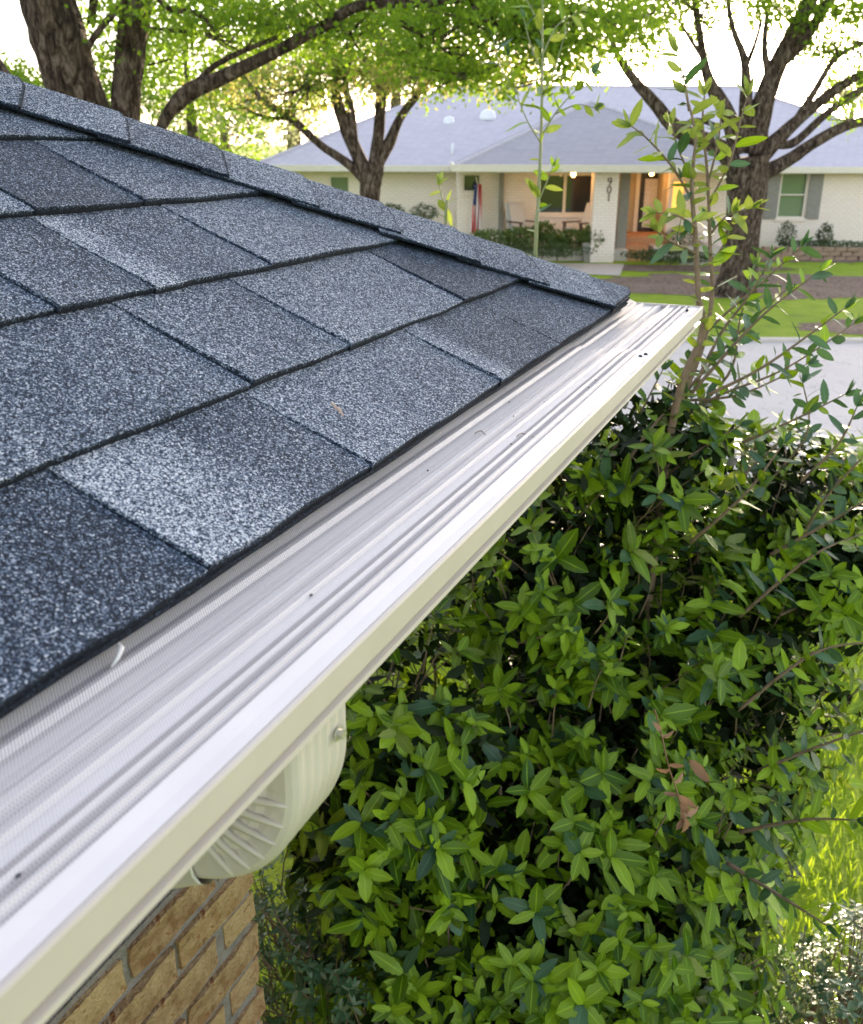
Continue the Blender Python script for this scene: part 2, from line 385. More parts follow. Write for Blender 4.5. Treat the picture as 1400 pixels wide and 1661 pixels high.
# ================================================================== NEAR HOUSE
AL = math.atan(.4676); SA, CA = math.sin(AL), math.cos(AL)
def RA(x, s, n): return (x, s*CA-n*SA, EZ+s*SA+n*CA)
def RB(y, s, n): return (-(s*CA-n*SA), y, EZ+s*SA+n*CA)
near = thing('brick_house', 'near brick house with grey asphalt shingle hip roof sloping to a cream gutter', 'house', (-1.053, .37, 0))
roof = MB()
WX = 6.0; SM = 3.3
# deck: two slopes meeting at the hip, with thickness
def slope_slab(mbx, T, sgn, n0, n1, s0=.0):
    a = [(-WX,s0),(-s0*CA,s0),(-SM*CA,SM),(-WX,SM)] if sgn < 0 else [(WX,s0),(s0*CA,s0),(SM*CA,SM),(WX,SM)]
    v = [T(x, s, n0) for x, s in a]+[T(x, s, n1) for x, s in a]
    mbx.add(v, [(0,1,2,3),(7,6,5,4),(0,4,5,1),(1,5,6,2),(2,6,7,3),(3,7,4,0)])
slope_slab(roof, RA, -1, -.022, -.006, .05); slope_slab(roof, RB, 1, -.022, -.006, .05)
roofo = obj('roof', roof, M_ASPH, near)
# starter strip: the black edge showing under the first course
st = MB()
n_ = 90
for T, sg in ((RA, -1), (RB, 1)):
    v = []
    for i in range(n_+1):
        x = sg*(.04+(WX-.04)*i/n_); j = .0022*(rnd.random()-.5)
        se = max(.036, min(.2, abs(x)/CA)); v += [T(x, .0370+j, -.0045), T(x, .0370+j, .0022), T(x, se, .001), T(x, se, -.0055)]
    st.add(v, [(4*i+a, 4*i+(a+1) % 4, 4*i+4+(a+1) % 4, 4*i+4+a) for i in range(n_) for a in range(4)])
obj('starter_strip', st, M_SH, roofo)

def piece(T, sg, s0, s1, xa, xb, raised, tones, parent, name='shingle'):
    # one laminated shingle tab: xa..xb along the eave, s0..s1 up the slope, cut along the hip
    nx = max(3, int(abs(xb-xa)/.035)); vs = []; tn = []
    wv = rnd.random()*6
    for i in range(nx+1):
        x = xa+(xb-xa)*i/nx
        lim = abs(x)/CA+.004
        lo = s0+.0018*(rnd.random()-.5)+.0012*math.sin(wv+i*.9); hi = min(s1+.03, lim)
        if hi < lo+.002: hi = lo+.002
        t = tones[0][1]
        for k in range(len(tones)-1):
            (p, a), (q, b) = tones[k], tones[k+1]
            lo_, hi_ = min(p, q), max(p, q)
            if lo_ <= x <= hi_: t = a+(b-a)*(x-p)/(q-p+1e-9)
            elif (x-q)*(q-p) > 0: t = b
        lift = .0012 if raised else 0.0
        bow = .0010*math.sin(wv*2+i*.5)+.0034*(1-i/nx)
        mid = (lo+hi)/2
        for (s, top) in ((lo, .0108+lift+bow), (lo+.012, .0110+lift+bow), (mid, .0052+lift*.8+bow*.6), (hi, .0016+lift*.35)):
            vs.append(T(x, s, top)); tn.append(t+(.10*(1-(s-lo)/.1) if s < lo+.02 and rnd.random() < .5 else 0)*.5)
        vs.append(T(x, lo+.0004, .0034+(.0010 if raised else 0))); tn.append(-.35)
        vs.append(T(x, hi, .0004)); tn.append(t)
    fs = []; k = 6
    for i in range(nx):
        for a in range(3): fs.append((i*k+a, (i+1)*k+a, (i+1)*k+a+1, i*k+a+1))
        fs.append((i*k, i*k+4, (i+1)*k+4, (i+1)*k))
        fs.append((i*k+4, i*k+5, (i+1)*k+5, (i+1)*k+4))
    fs.append((0, 1, 2, 3, 5, 4)); e = nx*k; fs.append((e+4, e+5, e+3, e+2, e+1, e))
    mbx = MB(); mbx.add(vs, fs); o = obj(name, mbx, M_SH, parent)
    at_ = o.data.attributes.new('tone', 'FLOAT', 'POINT'); at_.data.foreach_set('value', tn)
    return o
SS = [.038, .198, .388, .580, .782]
while SS[-1] < SM: SS.append(SS[-1]+.19)
TAB = {
 0: [(-2.42,-1.99,0,[(-2.4,.5)]), (-1.99,-1.548,0,[(-1.99,.62),(-1.75,.46),(-1.6,.40)]), (-1.548,-1.268,1,[(-1.548,.80),(-1.44,.76),(-1.40,.52),(-1.27,.52)]),
     (-1.268,-.868,0,[(-1.268,.66),(-1.0,.62),(-.87,.58)]), (-.868,-.580,1,[(-.868,.70),(-.82,.66),(-.80,.44),(-.58,.42)]),
     (-.580,-.200,0,[(-.58,.45),(-.2,.45)]), (-.200,-.03,1,[(-.2,.36)])],
 1: [(-2.2,-1.80,1,[(-2.2,.4)]), (-1.80,-1.257,0,[(-1.80,.62),(-1.5,.52),(-1.26,.56)]), (-1.257,-1.034,1,[(-1.257,.60),(-1.04,.52)]),
     (-1.034,-.637,0,[(-1.034,.64),(-.7,.58)]), (-.637,-.17,1,[(-.637,.36),(-.17,.36)])],
 2: [(-1.75,-1.342,0,[(-1.75,.5)]), (-1.342,-1.186,1,[(-1.342,.56),(-1.2,.44)]), (-1.186,-.937,0,[(-1.186,.74),(-1.14,.72),(-1.12,.52),(-.94,.52)]),
     (-.937,-.35,1,[(-.937,.64),(-.5,.54)])],
 3: [(-1.6,-1.178,1,[(-1.6,.62),(-1.18,.66)]), (-1.178,-.975,0,[(-1.178,.38),(-.98,.38)]), (-.975,-.52,1,[(-.975,.56),(-.6,.52)])],
 4: [(-1.5,-.825,0,[(-1.5,.52)]), (-.825,-.7,1,[(-.825,.55)])],
}
for k in range(len(SS)-1):
    s0, s1 = SS[k], SS[k+1]
    rows = list(TAB.get(k, []))
    xr = rows[0][0] if rows else -s0*CA+.01
    r_ = 1-rows[0][2] if rows else 0
    while xr > -WX+.5 and (k < 9 or xr > -5):
        wd = rnd.choice([.19, .27, .34, .41]); t = rnd.uniform(.36, .68)
        rows.append((xr-wd, xr, r_, [(xr-wd, t), (xr, t+rnd.uniform(-.08, .08))])); xr -= wd; r_ = 1-r_
    if k > 11: rows = rows[::2] and [(-WX+.4, -s0*CA+.01, 0, [(-3, .5)])]
    for (xa, xb, ra, tn) in rows:
        xb = min(xb, -s0*CA+.004) if xb > -s0*CA else xb
        piece(RA, -1, s0, s1, xa+.0016, xb-.0016, ra, tn, roofo)
    # the far slope of the hip
    y = s0*CA+.01; r_ = k % 2
    while y < 3.2 and k < 10:
        wd = rnd.choice([.27, .41, .5]); t = rnd.uniform(.4, .6)
        piece(RB, 1, s0, s1, y+.0012, y+wd, r_, [(y, t)], roofo); y += wd; r_ = 1-r_
# hip caps
hv = np.array([-1, 1, .4676]); hl = np.linalg.norm(hv); hd = hv/hl
nA = np.array([0, -SA, CA]); nB = np.array([SA, 0, CA])
pA = np.cross(hd, nA); pA *= -np.sign(pA[0]) if False else (1 if pA[0] < 0 else -1)
pB = np.cross(hd, nB); pB *= (1 if pB[1] > 0 else -1)
ts = [.036, .11, .215, .32, .425, .53, .635, .742, .845]
while ts[-1] < 2.7: ts.append(ts[-1]+.106)
for i in range(len(ts)-1):
    t0, t1 = ts[i], ts[i+1]+.03; vs = []; nl = 5
    wA = .122+(.014 if i < 4 else 0)+rnd.uniform(-.003, .003); sk = rnd.uniform(-.004, .004)
    for j in range(nl):
        q = (0, .025, .3, .65, 1)[j]; t = t0+(t1-t0)*q; lift = .006*(1-q)+.0008
        c0 = np.array([0, 0, EZ])+hv*t
        def pt(side, d, n): 
            p_, n__ = (pA, nA) if side == 0 else (pB, nB)
            return c0+p_*d+n__*n
        e = rnd.uniform(-.0012, .0012); lift += .003
        sag = .002*math.sin(i*2.1+q*2)
        top = [pt(0, wA+e, .0145+lift+sag*.5), pt(0, wA*.55, .0175+lift), pt(0, .022, .0185+lift), c0+np.array([0,0,.0220+lift]), pt(1, .022, .0185+lift), pt(1, wA*.55, .0175+lift), pt(1, wA+e, .0145+lift)]
        if i == 0: top = [p+hd*(1-q)*dd*.90 for p, dd in zip(top, (wA, wA*.55, .022, 0, .022, wA*.55, wA))]   # last cap trimmed along the eave
        top = [p+hd*(sk*(m-3)/3) for m, p in enumerate(top)]
        low = [p-np.array([0,0,.0058 if m in (0, 6) else .0036]) for m, p in enumerate(top)]
        vs += top+low[::-1]
    k = 14; fs = []
    for j in range(nl-1):
        for a in range(k): fs.append((j*k+a, j*k+(a+1) % k, (j+1)*k+(a+1) % k, (j+1)*k+a))
    fs.append(tuple(range(k-1, -1, -1))); fs.append(tuple((nl-1)*k+a for a in range(k)))
    mb = MB(); mb.add(vs, fs); o = obj('hip_cap', mb, M_SH, roofo)
    tt = rnd.uniform(.54, .62)+(.06 if i % 2 else -.02)
    at_ = o.data.attributes.new('tone', 'FLOAT', 'POINT'); at_.data.foreach_set('value', [.34 if i < 6 else -.05]*7+[-.45]*7+([tt]*7+[-.45]*7)*(nl-1))  # shadow under cap edges and at joints painted as dark tone
# fascia and soffit
mb = MB(); mb.box((-WX, .045, EZ-.16), (-.045, .065, EZ-.012)); mb.box((-.065, .065, EZ-.16), (-.045, 5.5, EZ-.012)); obj('fascia', mb, M_LIP, near)
mb = MB(); mb.box((-WX, .066, EZ-.15), (-.066, 1.8, EZ-.14)); mb.box((-1.1, 1.8, EZ-.15), (-.066, 5.5, EZ-.14)); obj('soffit', mb, M_LIP, near)
# walls: the brick wing that stops at the corner, a recess, and the rest of the house
WY, WXC, WZT = .37, -1.053, 1.925
wl_ = MB(); wl_.box((-5.8, WY+.007, -.1), (WXC-.012, WY+.10, WZT)); wl_.box((WXC-.10, WY+.10, -.1), (WXC-.012, 1.8, WZT))
wall = obj('wall', wl_, M_MORTAR, near)
mb = MB(); mb.box((-5.8, WY+.012, WZT+.003), (WXC-.02, WY+.09, EZ-.15)); mb.box((WXC-.10, WY+.09, WZT+.003), (WXC-.02, 1.8, EZ-.15)); obj('frieze_board', mb, M_DARK, near)  # board coloured dark to paint the shade under the soffit
mb = MB(); mb.box((WXC-.01, 1.8, -.1), (-.40, 1.9, EZ-.15)); mb.box((-.5, 1.9, -.1), (-.40, 5.4, EZ-.15)); obj('rear_wall', mb, M_BRICK, near)
BR = []
for k in range(5):                                         # a few rough tumbled bricks, shared by all
    mb = MB(); X = np.linspace(-.5, .5, 6); vs = []
    for i, x in enumerate(X):
        for (yy, zz) in ((-1,-.5),(-1,0),(-1,.5),(1,.5),(1,-.5)):
            endk = .93 if i in (0, 5) else 1
            ly = -.5 if yy < 0 else .5
            vs.append((x*.190+rnd.uniform(-.002,.002), ly*.09*endk+rnd.uniform(-.0022,.0022)*(yy < 0), zz*.055*(.94 if i in (0,5) else 1)+rnd.uniform(-.0018,.0018)))
    fs = []
    for i in range(5):
        for a in range(5): fs.append((i*5+a, i*5+(a+1) % 5, (i+1)*5+(a+1) % 5, (i+1)*5+a))
    fs.append((4,3,2,1,0)); fs.append(tuple(25+a for a in range(5)))
    mb.add(vs, fs); me = bpy.data.meshes.new('brick'); me.from_pydata(mb.v, [], mb.f); me.materials.append(M_BRICK); BR.append(me)
wl0 = LOC[wall.name]
def brick(x, y, z, rz=0, sx=1):
    o = bpy.data.objects.new('brick', rnd.choice(BR)); COL.objects.link(o); o.parent = wall
    o.location = (x-wl0[0], y-wl0[1], z-wl0[2]); o.rotation_euler = (rnd.uniform(-.015,.015), rnd.uniform(-.008,.008), rz+rnd.uniform(-.012,.012)); o.scale = (sx, 1, rnd.uniform(.97,1.02))
nc = 0; z = WZT-.038
while z > .05:
    off = 0 if nc % 2 else .105
    x = WXC-.097-off+rnd.uniform(-.006, .006)
    if off: brick(WXC-.045, WY+.10, z, math.pi/2)          # header shows on the corner, stretcher runs down the return
    for i in range(8 if z > .9 else 7):
        xx = x-.206*i-(.0 if off else 0)
        brick(xx if not off else xx-.0, WY+.042+rnd.uniform(-.003,.003), z, 0)
    if z > 1.0:
        for i in range(2): brick(WXC-.045, WY+.10+.208*(i+1)-(0 if off else .1), z, math.pi/2)
    z -= .0722; nc += 1

# ================================================================== GUTTER
gut = thing('rain_gutter', 'cream rain gutter with ribbed mesh leaf guard running along the shingle eave', 'gutter', (-1.2, -.03, EZ-.12))
GP = [(y, z if y > .02 or y < -.085 else -.0042+(z+.0042)*1.55) for y, z in [(.080,.012),(.047,.0020),(.039,-.0030),(.034,-.0036),(.0300,-.0004),(.0265,-.0006),(.0225,-.0046),(.008,-.0048),(.0005,-.0042),(-.0015,-.0068),(-.0045,-.0035),(-.0120,-.0030),
      (-.0155,-.0080),(-.0215,-.0086),(-.0262,-.0066),(-.0290,-.0025),(-.0325,-.0016),(-.0350,-.0042),(-.0465,-.0040),(-.0490,-.0082),(-.0520,-.0040),(-.0555,-.0016),(-.0585,-.0030),
      (-.0610,-.0082),(-.0642,-.0075),(-.0668,-.0022),(-.0705,-.0014),(-.0740,-.0054),(-.0768,-.0032),(-.0790,-.0026),(-.0900,-.0032),(-.1004,-.0030)]]
def guard(x0, x1, dz, swap=False):
    prof = [(y, EZ+z+dz) for y, z in GP]+[(y, EZ+z+dz-.0009) for y, z in GP[::-1]]
    mb = MB()
    if swap: mb.T = lambda x, y, z: (-y, x, z)
    mb.sweep(prof, x0, x1, nx=1); return mb
obj('leaf_guard', guard(-5.9, -.45, .0012), M_GUARD, gut)
obj('leaf_guard', guard(-.56, .1005, -.0022), M_GUARD, gut)
obj('leaf_guard', guard(.045, 5.5, .0004, True), M_GUARD, gut)
TP = [(-.1020,-.0070),(-.1026,-.0022),(-.1040,-.0022),(-.1050,-.0042),(-.1050,-.0262),(-.1040,-.0280),(-.0955,-.0286),(-.0950,-.0345),(-.1030,-.0366),(-.1036,-.0405),(-.0990,-.0418),
      (-.0780,-.0520),(-.0600,-.0660),(-.0480,-.0860),(-.0420,-.1020),(-.0300,-.1160),(.0400,-.1160),(.0400,-.0150)]
def trough(x0, x1, swap=False):
    inn = [(y+.0016 if y < .02 else y-.0012, z+(.0016 if z < -.10 else 0)) for y, z in TP]
    prof = [(y, EZ+z) for y, z in TP]+[(y, EZ+z) for y, z in inn[::-1]]
    mb = MB()
    if swap: mb.T = lambda x, y, z: (-y, x, z)
    mb.mitre(prof, x0, x1, swap); return mb
obj('trough', trough(-5.9, .1045), M_LIP, gut)
obj('trough', trough(-.1, 5.5, True), M_LIP, gut)
for (x, y) in ((-.490, -.0875), (-.470, -.0925), (.030, -.082)):
    mb = MB(); mb.tube([(x, y, EZ-.004), (x, y, EZ-.0005), (x, y, EZ+.0012)], [.0035, .0035, .002], 8); obj('rivet', mb, M_BLACK, gut, True, 'black blind rivet through the flat front band')
# clip hook poking out under the shingles
p = np.array([-1.651, .036, EZ+.003]); mb = MB()
mb.tube([p+np.array([.004,.010,.004]), p+np.array([.006,.002,.007]), p+np.array([.003,-.004,.006]), p+np.array([-.004,-.006,.002]), p+np.array([-.009,-.004,-.003])], [.0016,.0019,.0021,.0017,.001], 6)
tag(obj('wire_hook', mb, M_WHITEP, None, True), 'small white hook poking out beneath the shingle edge at lower left', 'hook')

# ------------------------------------------------------------------ downspout elbow
dsp = thing('downspout', 'cream metal downspout elbow with crimped side curling from gutter to brick wall', 'downspout', (-1.575, -.045, EZ-.3))
DX0, DX1 = -1.618, -1.530; DH = .034
def dpath(k=14):
    pts = []; y0 = -.047; R = .084; zt = -.099
    for z in (-.045, -.075, zt): pts.append((y0, z, 0.0))
    for i in range(1, k+1):
        a = math.radians(72)*i/k; pts.append((y0+R*(1-math.cos(a)), zt-R*math.sin(a), a))
    a = math.radians(72)
    y, z, _ = pts[-1]
    for d in (.03, .08, .16, .262): pts.append((y+d*math.sin(a), z-d*math.cos(a), a))
    return pts
DP = dpath()
def ring(y, z, a, grow=0.0, flute=True, dent=0.0):
    # rounded rectangle section; local e = outward (towards the street side of the bend)
    ey, ez = -math.cos(a), -math.sin(a); out = []
    w = (DX1-DX0)/2+grow; h = DH+grow; cx = (DX0+DX1)/2; rc = .012
    def q(lx, le): out.append((cx+lx, y+ey*le, EZ+z+ez*le))
    # outer face with flutes
    nf = 25
    for i in range(nf):
        t = -1+2*i/(nf-1); lx = t*(w-rc); q(lx, h+(-.0016*(.5+.5*math.cos(t*math.pi*5)) if flute else 0))
    for b in (70, 45, 20): q(w-rc+rc*math.cos(math.radians(b)), h-rc+rc*math.sin(math.radians(b)))
    q(w, 0); 
    for b in (-20, -45, -70): q(w-rc+rc*math.cos(math.radians(b)), -h+rc+rc*math.sin(math.radians(b)))
    for i in range(9): q((w-rc)*(1-2*i/8), -h)
    for b in (-110, -135, -160): q(-w+rc+rc*math.cos(math.radians(b)), -h+rc+rc*math.sin(math.radians(b)))
    ns = 7
    for i in range(1, ns): t = -1+2*i/ns; q(-w-.0012*math.cos(t*6)+dent*(.5-.5*t), t*(h-rc))
    for b in (160, 135, 110): q(-w+rc+rc*math.cos(math.radians(b)), h-rc+rc*math.sin(math.radians(b)))
    return out
rings = [ring(*DP[0]), ring(*DP[1]), ring(*DP[2])]
K = 90; y0, R, zt = -.047, .084, -.099; crimps = 7
for i in range(K+1):
    a = math.radians(72)*i/K; ph = (i/K*crimps) % 1
    dent = .0080*max(0, 1-ph*1.35) if 2 < i < K-1 else 0
    rings.append(ring(y0+R*(1-math.cos(a)), zt-R*math.sin(a), a, 0, True, dent))
a = math.radians(72); ye, ze = y0+R*(1-math.cos(a)), zt-R*math.sin(a)
rings.append(ring(ye+.02*math.sin(a), ze-.02*math.cos(a), a))
def ringmesh(rs):
    mb = MB(); k = len(rs[0]); vs = [p for r in rs for p in r]
    fs = [(j*k+i, j*k+(i+1) % k, (j+1)*k+(i+1) % k, (j+1)*k+i) for j in range(len(rs)-1) for i in range(k)]
    mb.add(vs, fs); return mb
elb = obj('elbow', ringmesh(rings), M_PIPE, dsp)
# raised crimp ribs on the near side face, fat at the inside of the bend and fading to the outside
for c in range(1, crimps):
    a = math.radians(72)*c/crimps; vs = []
    pts = []; rr = []
    for j in range(9):
        q = j/8; le = -DH+.002+(DH*1.76)*q; aa = a-.05+.15*(1-q)**1.5
        ey, ez = -math.cos(aa), -math.sin(aa)
        yy, zz = y0+R*(1-math.cos(aa)), zt-R*math.sin(aa)
        pts.append((DX0+.0006-.0022*math.sin(math.pi*min(1, q*.9+.1)), yy+ey*le, EZ+zz+ez*le)); rr.append(.0042*(1-q)**.5+.0008)
    mb = MB(); mb.tube(pts, rr, 6); obj('crimp', mb, M_PIPE, elb, True)
rs = []
for d, gr in ((.014, .0022), (.03, .0016), (.09, .001), (.20, .001), (.40, .001)):
    rs.append(ring(ye+d*math.sin(a), ze-d*math.cos(a), a, gr))
a2 = a
pipe = obj('pipe', ringmesh(rs), M_PIPE, dsp, False, 'straight lower length sleeved over the elbow end')
p = np.array([DX0+.064, y0-DH-.001, EZ-.088]); mb = MB()
mb.tube([p, p+np.array([0,-.0015,0])], [.0062,.0062], 14); mb.tube([p+np.array([0,-.001,0]), p+np.array([0,-.0058,0])], [.0040,.0038], 6)
obj('screw', mb, M_SCREW, dsp)
# jagged torn edge of the sleeve
pts = []
for j in range(9):
    q = j/8; le = -DH+2*DH*q*.92; ey, ez = -math.cos(a), -math.sin(a); dd = .014+(.002 if j % 2 else -.001)
    pts.append((DX0-.0030, ye+dd*math.sin(a)+ey*le, EZ+ze-dd*math.cos(a)+ez*le))
mb = MB(); mb.tube(pts, .0011, 5); obj('sleeve_edge', mb, M_WHITEP, pipe)

# ================================================================== LEAVES
def leaf_template(nseg, w, serr=0.0, fold=.22, droop=.10, peak=.55):
    vs = []; uv = []; tri = []
    for i in range(nseg+1):
        t = i/nseg
        hw = w*max(0, math.sin(math.pi*min(1, t**.92)))**.68*(1-.06*t)
        if 0 < i < nseg and serr: hw *= (1+serr if i % 2 else 1-serr)
        if i in (0, nseg): hw = .006
        zc = -droop*t*t+.02*math.sin(t*7)
        yo = (-.02 if i % 2 else .01) if serr else 0
        vs += [(-hw, t+yo, zc+fold*hw), (0, t, zc), (hw, t+yo, zc+fold*hw)]; uv += [(0 if i not in (0,nseg) else .45, t), (.5, t), (1 if i not in (0,nseg) else .55, t)]
    for i in range(nseg):
        b = i*3
        for a in (0, 1): tri += [(b+a, b+a+1, b+a+4), (b+a, b+a+4, b+a+3)]
    return np.array(vs, float), np.array(tri, int), np.array(uv, float)
T_BIG = [leaf_template(12, .205, .09, .22, .10), leaf_template(12, .18, .07, .15, .22), leaf_template(12, .225, .10, .30, .02), leaf_template(9, .19, .0, .25, .15)]
T_MASS = [leaf_template(7, .21, .09, .22, .10), leaf_template(7, .18, .07, .15, .24), leaf_template(7, .23, .10, .30, .02)]
T_MID = [leaf_template(5, .20, .10, .25, .12), leaf_template(5, .18, 0, .3, .18)]
T_SMALL = [leaf_template(3, .20, 0, .25, .1)]
T_QUAD = [(np.array([(0,0,0),(.34,.5,.06),(0,1,-.05),(-.34,.5,.09)], float), np.array([(0,1,2),(0,2,3)]), np.array([(.5,0),(1,.5),(.5,1),(0,.5)], float))]

def frames(D, Nn):
    D = D/np.linalg.norm(D, axis=1, keepdims=True)
    X = np.cross(D, Nn); X /= np.linalg.norm(X, axis=1, keepdims=True)+1e-9
    Z = np.cross(X, D); return X, D, Z
def mass(name, P, D, Nn, size, temps, m, parent=None, kind=None, label=None):
    X, Y, Z = frames(D, Nn); n = len(P); L = np.array(LOC.get(parent.name, (0,0,0))) if parent else np.zeros(3)
    which = nr.integers(0, len(temps), n); VV = []; FF = []; UU = []; off = 0
    for k, (tv, tf, tu) in enumerate(temps):
        ix = np.where(which == k)[0]
        if not len(ix): continue
        s = size[ix][:, None, None]
        V = P[ix][:, None, :]-L+s*(tv[None, :, 0:1]*X[ix][:, None, :]+tv[None, :, 1:2]*Y[ix][:, None, :]+tv[None, :, 2:3]*Z[ix][:, None, :])
        VV.append(V.reshape(-1, 3)); FF.append((tf[None]+(np.arange(len(ix))*len(tv))[:, None, None]+off).reshape(-1, 3))
        UU.append(np.tile(tu, (len(ix), 1))); off += len(ix)*len(tv)
    V = np.concatenate(VV); F = np.concatenate(FF); U = np.concatenate(UU)
    me = bpy.data.meshes.new(name); me.vertices.add(len(V)); me.vertices.foreach_set('co', V.ravel().astype('f'))
    me.loops.add(len(F)*3); me.loops.foreach_set('vertex_index', F.ravel().astype('i'))
    me.polygons.add(len(F)); me.polygons.foreach_set('loop_start', (np.arange(len(F))*3).astype('i'))
    uvl = me.uv_layers.new(name='leafuv'); uvl.data.foreach_set('uv', U[F.ravel()].ravel().astype('f'))
    me.materials.append(m); me.update(); me.validate()
    me.polygons.foreach_set('use_smooth', [True]*len(me.polygons))
    o = bpy.data.objects.new(name, me); COL.objects.link(o)
    if parent: o.parent = parent
    if kind: o['kind'] = kind
    if label: o['label'] = label
    return o
_leafcache = {}
def leaf_mesh(temps_name, temps, i, m):
    k = (temps_name, i, m.name)
    if k not in _leafcache:
        tv, tf, tu = temps[i]; me = bpy.data.meshes.new('leaf'); me.from_pydata([tuple(v) for v in tv], [], [tuple(int(a) for a in f) for f in tf])
        uvl = me.uv_layers.new(name='leafuv')
        for lp in me.loops: uvl.data[lp.index].uv = tuple(tu[lp.vertex_index])
        me.materials.append(m); me.polygons.foreach_set('use_smooth', [True]*len(me.polygons)); _leafcache[k] = me
    return _leafcache[k]
def leaf_obj(p, d, n, s, parent, m=None, label=None, temps=T_BIG, name='leaf', tn='big', i=None):
    X, Y, Z = frames(np.array([d], float), np.array([n], float)); L = np.array(LOC.get(parent.name, (0,0,0)))
    me = leaf_mesh(tn, temps, rnd.randrange(len(temps)) if i is None else i, m)
    o = bpy.data.objects.new(name, me); COL.objects.link(o); o.parent = parent
    Mx = Matrix.Identity(4)
    for a in range(3):
        Mx[a][0], Mx[a][1], Mx[a][2], Mx[a][3] = X[0][a]*s, Y[0][a]*s, Z[0][a]*s, p[a]-L[a]
    o.matrix_basis = Mx
    if label: o['label'] = label
    return o
def rv(): 
    v = nr.normal(size=3); return v/np.linalg.norm(v)
def unit(v): v = np.array(v, float); return v/(np.linalg.norm(v)+1e-9)
def rosette(p, a, k, s, out, spread=.8):
    a = unit(a); e1 = unit(np.cross(a, rv())); e2 = np.cross(a, e1); ph = rnd.random()*6.28; sz = s*rnd.choice([.62, .8, .95, 1.05, 1.2])
    for i in range(k):
        th = ph+i*2.4+rnd.uniform(-.3, .3); rad = e1*math.cos(th)+e2*math.sin(th)
        op = spread*rnd.uniform(.7, 1.25)
        d = a*(.42-.22*(i > 4))+rad*op+rv()*.12-UZ*.03
        nn = a*1.0-rad*.30+UZ*.30+rv()*.22
        back = .018*i/k*3
        out.append((p-a*back*.7, d, nn, sz*rnd.uniform(.62, 1.2)))
def inframe(P):
    v = P-CAM; d = v@_f; return 700+FPX*(v@_r)/d, 830.5-FPX*(v@_u)/d, d

